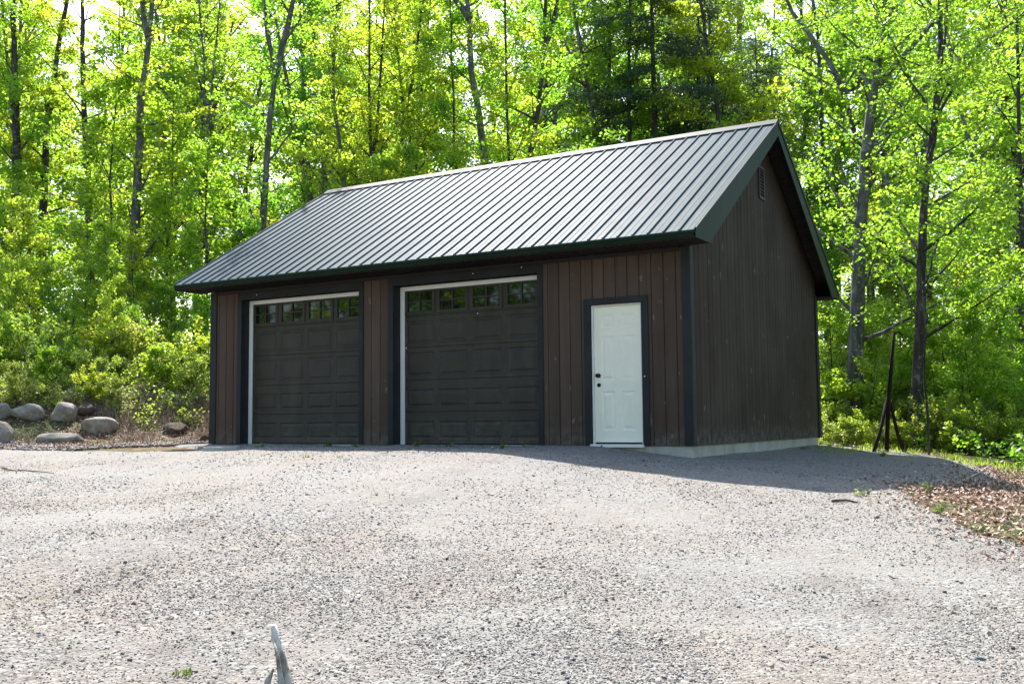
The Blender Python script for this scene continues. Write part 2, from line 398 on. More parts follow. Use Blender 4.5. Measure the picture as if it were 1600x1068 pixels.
def packed(x, y):
    x = np.asarray(x, float); y = np.asarray(y, float); o_ = np.zeros(x.shape)
    near = (y > -13) & (y < 3) & (x > -17) & (x < 9)
    xn, yn = x[near], y[near]; r_ = np.zeros(xn.shape)
    for pts_, wd_ in TRK:
        d_ = np.full(xn.shape, 1e9)
        for q in pts_: d_ = np.minimum(d_, (xn-q[0])**2+(yn-q[1])**2)
        r_ = np.maximum(r_, np.exp(-d_/(2*wd_**2)))
    o_[near] = .75*r_*np.clip(.6+2.0*fbm(xn*1.3+9, yn*1.3), 0, 1)
    # the yard before the doors is packed harder than the foreground
    base_ = .55*sstep(-8.5, -5.5, y)*np.clip(.5+2.2*fbm(x*.6+3, y*.6), 0, 1)
    return np.clip(np.maximum(o_, base_)+.25*fbm(x*3, y*3), 0, 1)*(1-.9*sstep(-3.6, -2.6, y))  # pale packed tone dropped near the garage: darkens its shadow, leaves coarser stones
o = link('gravel_driveway', grid_mesh('gravel_driveway', xs, ys, gz, lambda X, Y: (sdf(X, Y) > -0.25) & ~((X < -0.1) & (X > -9.4) & (Y > 0.3))), MT['gravel'])
_a = o.data.attributes.new('packed', 'FLOAT', 'POINT'); _v = np.zeros(len(o.data.vertices)*3, np.float32); o.data.vertices.foreach_get('co', _v); _v = _v.reshape(-1, 3)
_a.data.foreach_set('value', packed(_v[:, 0], _v[:, 1]).astype(np.float32))
tag(o, 'pale crushed gravel yard in front of the garage', None, None, 'structure')

# ------------------------------------------------------------------ garage
L, GW, H, RZ, EZ, EO, RO = 9.477, 7.393, 2.86, 5.58, 2.985, 0.641, 0.349
G = empty('garage', (0, 0, 0), 0, 'dark brown board garage with two overhead doors, white side door and ribbed metal roof', 'garage')
Bd = 0.19
def wall_boards(name, axis, a0, a1, const, sgn, z0, topf, holes=()):
    """vertical boards with V-grooves; axis 'x' runs along x at y=const facing sgn"""
    mb = MB(); k0 = math.floor(a0/Bd); a = k0*Bd
    gv = 0.010
    while a < a1-1e-6:
        lo, hi = max(a, a0), min(a+Bd, a1)
        spans = [(z0, None)]
        cuts = [h for h in holes if h[0] < hi-1e-6 and h[1] > lo+1e-6]
        segs = [(lo, hi, z0)]
        if cuts:
            h = cuts[0]; segs = []
            if lo < h[0]: segs.append((lo, h[0], z0))
            if hi > h[1]: segs.append((h[1], hi, z0))
            segs.append((max(lo, h[0]), min(hi, h[1]), h[2]))
        for p0, p1, zb in segs:
            if p1-p0 < 0.004: continue
            g0 = gv/2 if abs(p0-a) < 1e-6 else 0; g1 = gv/2 if abs(p1-(a+Bd)) < 1e-6 else 0
            q0, q1 = p0+g0, p1-g1
            d = random.uniform(-.0015, .0015)
            f = const+sgn*(0.02+d); bk = const-sgn*0.0
            zt0, zt1 = topf(q0), topf(q1)
            def P(u, w, z): return (u, w, z) if axis == 'x' else (w, u, z)
            pts = [(q0, bk), (q0, f-sgn*.006), (q0+.006, f), (q1-.006, f), (q1, f-sgn*.006), (q1, bk)]
            lov = [mb.bm.verts.new(P(u, w, zb)) for u, w in pts]; hiv = [mb.bm.verts.new(P(u, w, topf(u))) for u, w in pts]
            mb.bm.faces.new(lov); mb.bm.faces.new(hiv[::-1])
            for i in range(len(pts)):
                j = (i+1) % len(pts); mb.bm.faces.new([lov[i], hiv[i], hiv[j], lov[j]])
        a += Bd
    return mb
D1 = (-8.70, -5.965); D2 = (-5.205, -2.465); PD = (-1.545, -0.735)
DH = 2.655
GH = H+0.02
# backing walls (thin dark cores with openings), then boards
def core(name, parts, parent=G):
    mb = MB()
    for p in parts: mb.box(*p)
    return mb.build(name, MT['trim'], parent)
ty, by = 0.0, 0.12
# boards y front face at -0.02
wf = wall_boards('wall', 'x', -L+.0, -0.02, 0.0, -1, 0.0, lambda u: H-.02,
                 [(D1[0]-.10, D1[1]+.08, DH+.12), (D2[0]-.10, D2[1]+.08, DH+.12), (PD[0]-.09, PD[1]+.09, 2.15)])
for x0, x1, z0 in [(-L, D1[0], 0), (D1[1], D2[0], 0), (D2[1], PD[0], 0), (PD[1], 0, 0)]: wf.box(x0+.002, x1-.002, .002, .10, z0, H-.03)
for d, z in ((D1, DH), (D2, DH), (PD, 2.085)): wf.box(d[0]-.001, d[1]+.001, .003, .099, z, H-.031)
w = wf.build('wall', MT['boards'], G); w['label'] = 'front wall of brown vertical boards'
pitch = (RZ-EZ)/(GW/2+EO)
def gab(y): return RZ-0.16-pitch*abs(y-GW/2)
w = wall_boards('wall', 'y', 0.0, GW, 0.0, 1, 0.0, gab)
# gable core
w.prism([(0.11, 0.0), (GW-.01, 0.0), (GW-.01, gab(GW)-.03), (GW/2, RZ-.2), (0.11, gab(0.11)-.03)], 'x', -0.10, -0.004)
w = w.build('wall', MT['boards_shaded'], G); w['label'] = 'gable end wall of narrow vertical boards with shade put into their colour'
w = wall_boards('wall', 'y', 0.0, GW, -L, -1, 0.0, gab)
w.prism([(0.11, 0.0), (GW-.01, 0.0), (GW-.01, gab(GW)-.03), (GW/2, RZ-.2), (0.11, gab(0.11)-.03)], 'x', -L+.004, -L+.10)
w = w.build('wall', MT['boards'], G); w['label'] = 'left end wall half hidden by the bank'
w = wall_boards('wall', 'x', -L+.02, -0.02, GW, 1, 0.0, lambda u: H-.02); w.box(-L+.11, -.11, GW-.1, GW-.003, 0, H-.03)
w = w.build('wall', MT['boards'], G); w['label'] = 'rear wall of brown vertical boards'
# foundation
mb = MB(); mb.box(-L+.03, -.015, .0, GW-.03, -.75, -.004, .012); mb.build('foundation', MT['concrete'], G)
mb = MB(); mb.box(D1[0]-.05, D1[1]+.03, -.10, -.001, -.30, -.012, .008); mb.box(D2[0]-.05, D2[1]+.03, -.10, -.001, -.30, -.012, .008)
mb.build('door_apron', MT['concrete'], G)
# interior floor
# corner trims
mb = MB(); mb.box(-.095, .040, -.045, -.021, 0, H-.012, .003); mb.box(.021, .041, -.020, .085, 0, H+.02, .003); mb.build('corner_trim', MT['trim'], G)
mb = MB(); mb.box(-L-.045, -L+.115, -.045, -.021, 0, H-.012, .003); mb.box(-L-.046, -L-.021, -.020, .12, 0, H-.01, .003); mb.build('corner_trim', MT['trim'], G)
mb = MB(); mb.box(.021, .046, GW-.12, GW+.045, -.02, H+.02, .003); mb.build('corner_trim', MT['trim'], G)
# horizontal header strip under the soffit
mb = MB(); mb.box(-L, -.13, -.034, -.0215, H-.075, H-.013); mb.build('frieze_board', MT['soffit'], G)

def raised_panel(mb, x0, x1, z0, z1, y, d=0.010):
    """embossed panel: recessed groove ring, then raised field"""
    def ring(i, yy): return [mb.bm.verts.new(p) for p in ((x0+i, yy, z0+i), (x1-i, yy, z0+i), (x1-i, yy, z1-i), (x0+i, yy, z1-i))]
    rs_ = [ring(0, y), ring(.016, y+d), ring(.036, y+d), ring(.066, y-.002)]
    for a, b in zip(rs_, rs_[1:]):
        for k in range(4): mb.bm.faces.new([a[k], a[(k+1) % 4], b[(k+1) % 4], b[k]])
    mb.bm.faces.new(rs_[-1])
def plate_with_holes(mb, X, Z, holes, y):
    """front face of a panel as grid cells, leaving holes open"""
    xs_ = sorted(set(X+[h[0] for h in holes]+[h[1] for h in holes])); zs_ = sorted(set(Z+[h[2] for h in holes]+[h[3] for h in holes]))
    for i in range(len(xs_)-1):
        for j in range(len(zs_)-1):
            cx, cz = (xs_[i]+xs_[i+1])/2, (zs_[j]+zs_[j+1])/2
            if any(h[0] < cx < h[1] and h[2] < cz < h[3] for h in holes): continue
            mb.bm.faces.new([mb.bm.verts.new(p) for p in ((xs_[i], y, zs_[j]), (xs_[i+1], y, zs_[j]), (xs_[i+1], y, zs_[j+1]), (xs_[i], y, zs_[j+1]))])

def garage_door(d, label):
    x0, x1 = d[0]+.005, d[1]-.005; y = .175; wd = x1-x0
    mb = MB(); secs = [0.012, .54, 1.07, 1.62, 2.145, DH-.01]
    cols = 4; pw = (wd-.10)/cols
    wins = []
    for s in range(5):
        z0, z1 = secs[s]+.004, secs[s+1]-.004; holes = []
        for c in range(cols):
            a = x0+.05+c*pw+.045; b = x0+.05+(c+1)*pw-.045
            hh = (a, b, z0+.06, z1-.075) if s < 4 else (a-.01, b+.01, z0+.035, z1-.05)
            if s < 2: hh = (a-.005, b+.005, z0+.07, z1-.15)
            holes.append(hh)
            if s < 4: raised_panel(mb, *hh, y)
            else: wins.append(hh)
        plate_with_holes(mb, [x0, x1], [z0, z1], holes, y)
        # top/bottom lips of the section
        for z, zz in ((z0, z0-.003), (z1, z1+.003)):
            mb.bm.faces.new([mb.bm.verts.new(p) for p in ((x0, y, z), (x1, y, z), (x1, y+.02, zz), (x0, y+.02, zz))])
    mb.box(x0, x1, y+.021, y+.06, .008, DH-.02)
    door = mb.build('garage_door', MT['door'], G); door['label'] = label
    for h in wins:
        a, b, z0, z1 = h; m2 = MB(); t = .055
        m2.box(a-.012, b+.012, y-.016, y+.015, z0-.012, z0+t-.012, .004); m2.box(a-.012, b+.012, y-.016, y+.015, z1-t+.012, z1+.012, .004)
        m2.box(a-.012, a+t-.012, y-.015, y+.014, z0+t-.011, z1-t+.011, .004); m2.box(b-t+.012, b+.012, y-.015, y+.014, z0+t-.011, z1-t+.011, .004)
        xm, zm = (a+b)/2, (z0+z1)/2
        m2.box(xm-.011, xm+.011, y-.010, y+.010, z0+t-.011, z1-t+.011); m2.box(a+t-.011, xm-.0115, y-.009, y+.009, zm-.011, zm+.011); m2.box(xm+.0115, b-t+.011, y-.009, y+.009, zm-.011, zm+.011)
        m2.build('window_frame', MT['door'], door)
        m3 = MB(); m3.box(a+t-.02, b-t+.02, y+.011, y+.016, z0+t-.02, z1-t+.02); m3.build('window_pane', MT['glass'], door)
    # black bottom seal
    m4 = MB(); m4.box(x0+.01, x1-.01, y-.004, y+.05, .0, .010); m4.build('bottom_seal', MT['black'], door)
    # white stop mouldings just in front of the door
    m5 = MB(); m5.box(d[0]+.002, d[0]+.085, .140, .165, .0, DH-.002, .002); m5.build('stop_moulding', MT['white'], G)
    m5 = MB(); m5.box(d[1]-.065, d[1]-.002, .140, .165, .0, DH-.002, .002); m5.build('stop_moulding', MT['white'], G)
    m5 = MB(); m5.box(d[0]+.0855, d[1]-.0655, .139, .164, DH-.072, DH-.003, .002); m5.build('stop_moulding', MT['white'], G)
    # jamb lining
    m6 = MB(); m6.box(d[0]-.03, d[0], -.022, .22, 0, DH+.03); m6.box(d[1], d[1]+.03, -.022, .22, 0, DH+.03); m6.box(d[0]+.0005, d[1]-.0005, -.022, .22, DH, DH+.03)
    m6.build('door_jamb', MT['trim'], G)
    # outer casing
    m7 = MB(); m7.box(d[0]-.12, d[0]-.012, -.046, -.022, 0, DH-.0, .003); m7.box(d[1]+.012, d[1]+.105, -.046, -.022, 0, DH-.0, .003)
    m7.box(d[0]-.12, d[1]+.105, -.0465, -.0225, DH+.001, DH+.135, .003)
    m7.build('door_casing', MT['trim'], G)
    return door
garage_door(D1, 'left overhead door of charcoal panels with four dark windows on top')
garage_door(D2, 'right overhead door of charcoal panels whose windows mirror green trees')
# small pull bolts / nail heads catching light
# entry door
y = .03; x0, x1 = PD[0]+.022, PD[1]-.022; zt = 2.065
mb = MB(); holes = []
for (za, zb) in ((.22, .80), (.96, 1.62), (1.74, 1.94)):
    for (xa, xb) in ((x0+.115, (x0+x1)/2-.05), ((x0+x1)/2+.05, x1-.115)): holes.append((xa, xb, za, zb)); raised_panel(mb, xa, xb, za, zb, y, .009)
plate_with_holes(mb, [x0, x1], [.035, zt], holes, y); mb.box(x0, x1, y+.012, y+.045, .035, zt)
ed = mb.build('entry_door', MT['entry'], G); ed['label'] = 'white six-panel side entry door'
def lathe(prof, cx, cz, y0, name, m, parent):
    bm_ = MB(); n = 20; rings = []
    for r_, yy in prof: rings.append([bm_.bm.verts.new((cx+r_*math.cos(2*math.pi*k/n), y0-yy, cz+r_*math.sin(2*math.pi*k/n))) for k in range(n)])
    for a, b in zip(rings, rings[1:]):
        for k in range(n): bm_.bm.faces.new([a[k], a[(k+1) % n], b[(k+1) % n], b[k]])
    bm_.bm.faces.new(rings[0]); bm_.bm.faces.new(rings[-1]); return bm_.build(name, m, parent, True)
lathe([(.033, 0), (.033, .006), (.014, .010), (.013, .035), (.025, .042), (.030, .055), (.027, .068), (.014, .074)], x0+.068, 1.035, y, 'door_knob', MT['black'], ed)
lathe([(.029, 0), (.029, .012), (.022, .016), (.012, .018)], x0+.072, .895, y, 'deadbolt', MT['black'], ed)
mb = MB(); mb.box(x0+.01, x1-.01, y-.006, y+.01, .022, .046); mb.build('door_sweep', MT['trim'], ed)
mb = MB(); mb.box(PD[0], PD[0]+.019, -.012, .09, .02, 2.085, .002); mb.box(PD[1]-.019, PD[1], -.012, .09, .02, 2.085, .002); mb.box(PD[0]+.0195, PD[1]-.0195, -.012, .09, 2.068, 2.085); mb.build('door_jamb', MT['white'], G)
mb = MB(); mb.box(PD[0]-.02, PD[1]+.02, -.075, .09, -.028, .018, .004); mb.build('door_sill', MT['white'], G)
mb = MB(); mb.box(PD[0]-.115, PD[0]-.006, -.046, -.022, 0.0, 2.087, .003); mb.box(PD[1]+.006, PD[1]+.115, -.046, -.022, 0.0, 2.087, .003)
mb.box(PD[0]-.115, PD[1]+.115, -.0465, -.0225, 2.088, 2.185, .003); mb.build('door_casing', MT['trim'], G)
# gable vent
mb = MB(); vy, vz = GW/2-.01, 4.50
mb.box(.0215, .045, vy-.16, vy-.125, vz-.29, vz+.29); mb.box(.0215, .045, vy+.125, vy+.16, vz-.29, vz+.29)
mb.box(.0215, .045, vy-.1245, vy+.1245, vz-.29, vz-.255); mb.box(.0215, .045, vy-.1245, vy+.1245, vz+.255, vz+.29)
gvn = mb.build('gable_vent', MT['vent'], G)
mb = MB(); mb.box(.0205, .024, vy-.124, vy+.124, vz-.254, vz+.254); mb.build('vent_gap', MT['hole'], gvn)
mb = MB()
for k in range(9):
    z = vz-.235+k*.0575; mb.prism([(.0245, z+.012), (.046, z-.016), (.048, z-.008), (.0265, z+.020)], 'y', vy-.124, vy+.124)
mb.build('louvre', MT['vent'], gvn)

# roof: deck, ribbed sheets, ridge cap, fascia, soffits
X0, X1 = -L-RO, RO
ry = GW/2
def slope_z(yy): return RZ-pitch*abs(yy-ry)
th = math.atan(pitch); nz, ny = math.cos(th), math.sin(th)
for sgn in (-1, 1):
    mb = MB()
    edge = ry+sgn*(ry+EO)
    # deck
    prof = [(ry, RZ-.035), (edge, EZ-.035), (edge, EZ-.075), (ry, RZ-.11)]
    mb.prism(prof, 'x', X0+.03, X1-.03); mb.build('roof_deck', MT['soffit'], G)
    mb = MB()
    # sheet profile across x, extruded down the slope
    xs_ = []; nrib = 44; pit = (X1-X0)/nrib
    prof = []
    for i in range(nrib):
        a = X0+i*pit
        prof += [(a, .021), (a+.009, .021), (a+.017, 0), (a+pit*.5-.012, 0.0), (a+pit*.5, .003), (a+pit*.5+.012, 0.0), (a+pit-.017, 0), (a+pit-.009, .021)]
    prof.append((X1, .021))
    edge2 = edge+sgn*.02
    zt_ = RZ; ze = RZ-pitch*(ry+EO+.02)
    A = []; B = []; nseg = 3
    rows = []
    for t in np.linspace(0, 1, nseg+1):
        yy = ry+(edge2-ry)*t; zz = zt_+(ze-zt_)*t
        rows.append([mb.bm.verts.new((x_, yy+sgn*ny*h_, zz+nz*h_-.02)) for x_, h_ in prof])
    for ra, rb in zip(rows, rows[1:]):
        for i in range(len(prof)-1): mb.bm.faces.new([ra[i], ra[i+1], rb[i+1], rb[i]])
    low = [mb.bm.verts.new((x_, edge2-.0, ze-.03)) for x_, h_ in prof]
    for i in range(len(prof)-1): mb.bm.faces.new([rows[-1][i], rows[-1][i+1], low[i+1], low[i]])
    rf = mb.build('roof', MT['roof'], G); rf['label'] = ('front' if sgn < 0 else 'rear')+' slope of ribbed dark metal roofing'
    # eave fascia
    mb = MB(); yf = edge
    mb.box(X0+.0, X1-.0, min(yf, yf-sgn*.03), max(yf, yf-sgn*.03), H+.005, EZ-.035, .003)
    mb.box(X0-.0, X1+.0, min(yf+sgn*.001, yf+sgn*.018), max(yf+sgn*.001, yf+sgn*.018), EZ-.078, EZ-.037, .002)
    mb.build('fascia', MT['fascia'], G)
    # eave soffit with ribs and vents
    mb = MB(); ys0, ys1 = sorted((0.0-.047 if sgn < 0 else GW+.047, edge-sgn*.032))
    mb.box(X0+.02, X1-.02, ys0, ys1, H-.010, H+.004)
    kx = X0+.05
    while kx < X1-.05:
        mb.box(kx, kx+.012, ys0+.01, ys1-.01, H-.018, H-.0105); kx += .10
    mb.build('soffit', MT['soffit'], G)
# ridge cap
mb = MB(); c = .17
mb.prism([(ry-c, RZ-pitch*c+.012), (ry-.02, RZ+.022), (ry+.02, RZ+.022), (ry+c, RZ-pitch*c+.012), (ry+c, RZ-pitch*c-.008), (ry, RZ-.004), (ry-c, RZ-pitch*c-.008)], 'x', X0-.012, X1+.012)
mb.build('ridge_cap', MT['cap'], G)
# rake fascia both ends, with the boxed return at the eaves
for xe, s in ((X1, 1), (X0, -1)):
    mb = MB(); fh = .24
    for sg in (-1, 1):
        e = ry+sg*(ry+EO); xa, xb = sorted((xe+s*.001, xe-s*.026))
        mb.prism([(ry+sg*.0, RZ-.035), (e-sg*.0, EZ-.035), (e-sg*0.0, H-.012), (e-sg*(EO-.0), H-.012) if True else None, (e-sg*(EO+.1), H+.09), (ry, RZ-.035-fh)], 'x', xa+(.0005 if sg > 0 else 0), xb-(.0005 if sg > 0 else 0))
    # drip edge
    for sg in (-1, 1):
        e = ry+sg*(ry+EO+.01); xa, xb = sorted((xe+s*.014, xe+s*.002))
        mb.prism([(ry, RZ+.004), (e, EZ-.006), (e, EZ-.066), (ry, RZ-.056)], 'x', xa+(.0006 if sg > 0 else 0), xb-(.0006 if sg > 0 else 0))
    mb.build('rake_fascia', MT['fascia'], G)
    # rake soffit (sloping) and eave return bottoms
    mb = MB(); xa, xb = sorted((xe-s*.027, (0.047 if s > 0 else -L-.047)))
    for sg in (-1, 1):
        e = ry+sg*(ry+.12)
        mb.prism([(ry, RZ-.112-.03), (e, RZ-.142-pitch*(ry+.12)), (e, RZ-.155-pitch*(ry+.12)), (ry, RZ-.155)], 'x', xa+.001, xb-.001)
        k = 0.2
        while k < ry:
            yy = ry+sg*k; zz = RZ-.156-pitch*k
            mb.box(xa+.004, xb-.004, yy-.006, yy+.006, zz-.008, zz+.004); k += .10
    mb.build('rake_soffit', MT['soffit'], G)
# little bright nail heads and scuffs on the door headers
for (x_, z_, y_) in ((-3.62, 2.74, -.05), (-2.72, 2.765, -.05), (-8.33, 2.73, -.05), (-3.67, 2.12, .168), (-5.1, 1.62, .168), (-.685, 1.0, -.05)):
    MB().box(x_-.008, x_+.008, y_-.006, y_+.004, z_-.010, z_+.010, .003).build('fastener', MT['white'], G)

# ------------------------------------------------------------------ foliage tools
def leaf_arrays(c, size, up=0.75, asp=0.75, rng=rs, fold=.18):
    """c (n,3) centres -> folded pointed leaves"""
    n = len(c)
    nrm = rng.normal(size=(n, 3))*np.array([1, 1, .8]); nrm[:, 2] = np.abs(nrm[:, 2])+up; nrm /= np.linalg.norm(nrm, axis=1)[:, None]
    a = rng.normal(size=(n, 3)); a[:, 2] -= .35; a -= nrm*(a*nrm).sum(1)[:, None]; a /= np.linalg.norm(a, axis=1)[:, None]
    b = np.cross(nrm, a); s = (size*rng.uniform(.6, 1.25, n))[:, None]
    V = np.stack([c-a*s*.5, c+b*s*.5*asp-nrm*s*fold*rng.uniform(0, 1, (n, 1))+a*s*.05, c+a*s*.55-nrm*s*.12, c-b*s*.5*asp-nrm*s*fold*rng.uniform(0, 1, (n, 1))+a*s*.05], 1).reshape(-1, 3)
    F = np.arange(4*n).reshape(n, 4); return V, F

class Tubes:
    def __init__(s): s.V = []; s.F = []; s.n = 0
    def add(s, P, r, sides=6, rng=rs, jit=.06):
        P = np.asarray(P, float); k = len(P); d = np.gradient(P, axis=0); d /= np.linalg.norm(d, axis=1)[:, None]+1e-9
        ref = np.array([1, 0, 0]) if abs(d[0][0]) < .8 else np.array([0, 1, 0])
        u = np.cross(d, ref); u /= np.linalg.norm(u, axis=1)[:, None]; w = np.cross(d, u)
        an = np.arange(sides)*2*math.pi/sides
        rr = np.asarray(r)[:, None]*(1+rng.uniform(-jit, jit, (k, sides)))
        V = P[:, None, :]+rr[..., None]*(np.cos(an)[None, :, None]*u[:, None, :]+np.sin(an)[None, :, None]*w[:, None, :])
        i = np.arange(k-1)[:, None]*sides+np.arange(sides)[None]; j = np.arange(k-1)[:, None]*sides+(np.arange(sides)+1)[None] % sides
        F = np.stack([i, j, j+sides, i+sides], -1).reshape(-1, 4)+s.n
        s.V.append(V.reshape(-1, 3)); s.F.append(F); s.n += k*sides
    def mesh(s, name): return np_mesh(name, np.concatenate(s.V), np.concatenate(s.F), True)

def resample(P, step=.5):
    P = np.asarray(P, float); d = np.r_[0, np.cumsum(np.linalg.norm(np.diff(P, axis=0), axis=1))]
    n = max(3, int(d[-1]/step)+1); t = np.linspace(0, d[-1], n)
    return np.stack([np.interp(t, d, P[:, i]) for i in range(3)], 1)
def wobble(P, amp, rng):
    n = len(P); k = np.cumsum(rng.normal(size=(n, 3))*amp*np.array([1, 1, .2]), axis=0)
    k -= np.linspace(0, 1, n)[:, None]*k[-1]; return P+k

def grow(stems, rng, crown_lo, nlimb, llen, nleaf, lsize, droop=0.0, spread=.34, flat=.10, elev=(10, 50), minr=.012):
    """stems: list of (pts, r0, r1). returns trunk mesh data and leaf centres"""
    T = Tubes(); C_ = []
    for si, (P, r0, r1) in enumerate(stems):
        P = wobble(resample(P, .5), .012 if r0 > .05 else .02, rng); n = len(P)
        r = np.linspace(r0, r1, n)
        if si == 0: r = r*(1+.5*np.exp(-np.arange(n)*1.1))
        T.add(P, r, 10 if r0 > .08 else 6, rng)
        zlo, zhi = P[0, 2], P[-1, 2]; hh = zhi-zlo
        nl = nlimb if si == 0 else max(3, nlimb//3)
        for q in range(nl):
            f = crown_lo+(1-crown_lo)*((q+rng.rand())/nl)**.9 if si == 0 else .25+.75*rng.rand()
            i = min(n-2, int(f*(n-1))); p0 = P[i]; az = q*2.4+rng.uniform(-.6, .6)
            g = (f-crown_lo)/(1-crown_lo+1e-6)
            ln = llen*(1.05-.65*max(0, g))*rng.uniform(.6, 1.15); el = R(rng.uniform(*elev))+.3*g
            dirv = np.array([math.cos(az)*math.cos(el), math.sin(az)*math.cos(el), math.sin(el)])
            k = 7; t = np.linspace(0, 1, k)[:, None]
            B = p0+dirv*ln*t+np.array([0, 0, 1])*((.12-droop)*ln*t**2); B = wobble(B, .03*ln/2, rng)
            rb = max(minr, min(r[i]*.55, .016*ln+.006)); T.add(B, np.linspace(rb, .006, k), 5, rng)
            ns = max(3, int(ln*2.2))
            for s_ in range(ns):
                j = rng.uniform(.2, 1); p1 = B[min(k-1, int(j*(k-1)+.5))]; a2 = az+rng.uniform(-1.3, 1.3); l2 = ln*.38*rng.uniform(.6, 1.2)*(1.15-j*.5)
                d2 = np.array([math.cos(a2), math.sin(a2), rng.uniform(-.15, .35)]); t2 = np.linspace(0, 1, 4)[:, None]
                S = p1+d2*l2*t2+np.array([0, 0, -1])*droop*l2*t2**2; T.add(S, np.linspace(.008, .003, 4), 4, rng)
                C_.append((S[0], S[-1], l2))
    # leaves around sub-branches
    w_ = np.array([c[2] for c in C_]); w_ = w_/w_.sum(); cnt = rng.multinomial(nleaf, w_)
    out = []
    for (a, b, l), k in zip(C_, cnt):
        if k == 0: continue
        t = rng.rand(k)**.7; p = a+(b-a)*t[:, None]*1.1
        rad = spread*np.sqrt(rng.rand(k))*(.5+.8*min(1, l)); an = rng.rand(k)*2*math.pi
        p = p+np.stack([rad*np.cos(an), rad*np.sin(an), rng.normal(size=k)*flat-rad*.15], 1)
        out.append(p)
    c = np.concatenate(out); V, F = leaf_arrays(c, lsize, rng=rng)
    return T.mesh('trunk'), np_mesh('crown', V, F)

def make_tree(name, stems, origin, seed, barkm, leafm, label, cat='tree', group=None, **kw):
    rng = np.random.RandomState(seed); o3 = np.array(origin)
    st = [(np.asarray(P)-o3, a, b) for P, a, b in stems]
    tm, cm = grow(st, rng, **kw)
    e = empty(name, origin, 0, label, cat, group)
    link('trunk', tm, MT[barkm], e); link('crown', cm, MT[leafm], e); return e

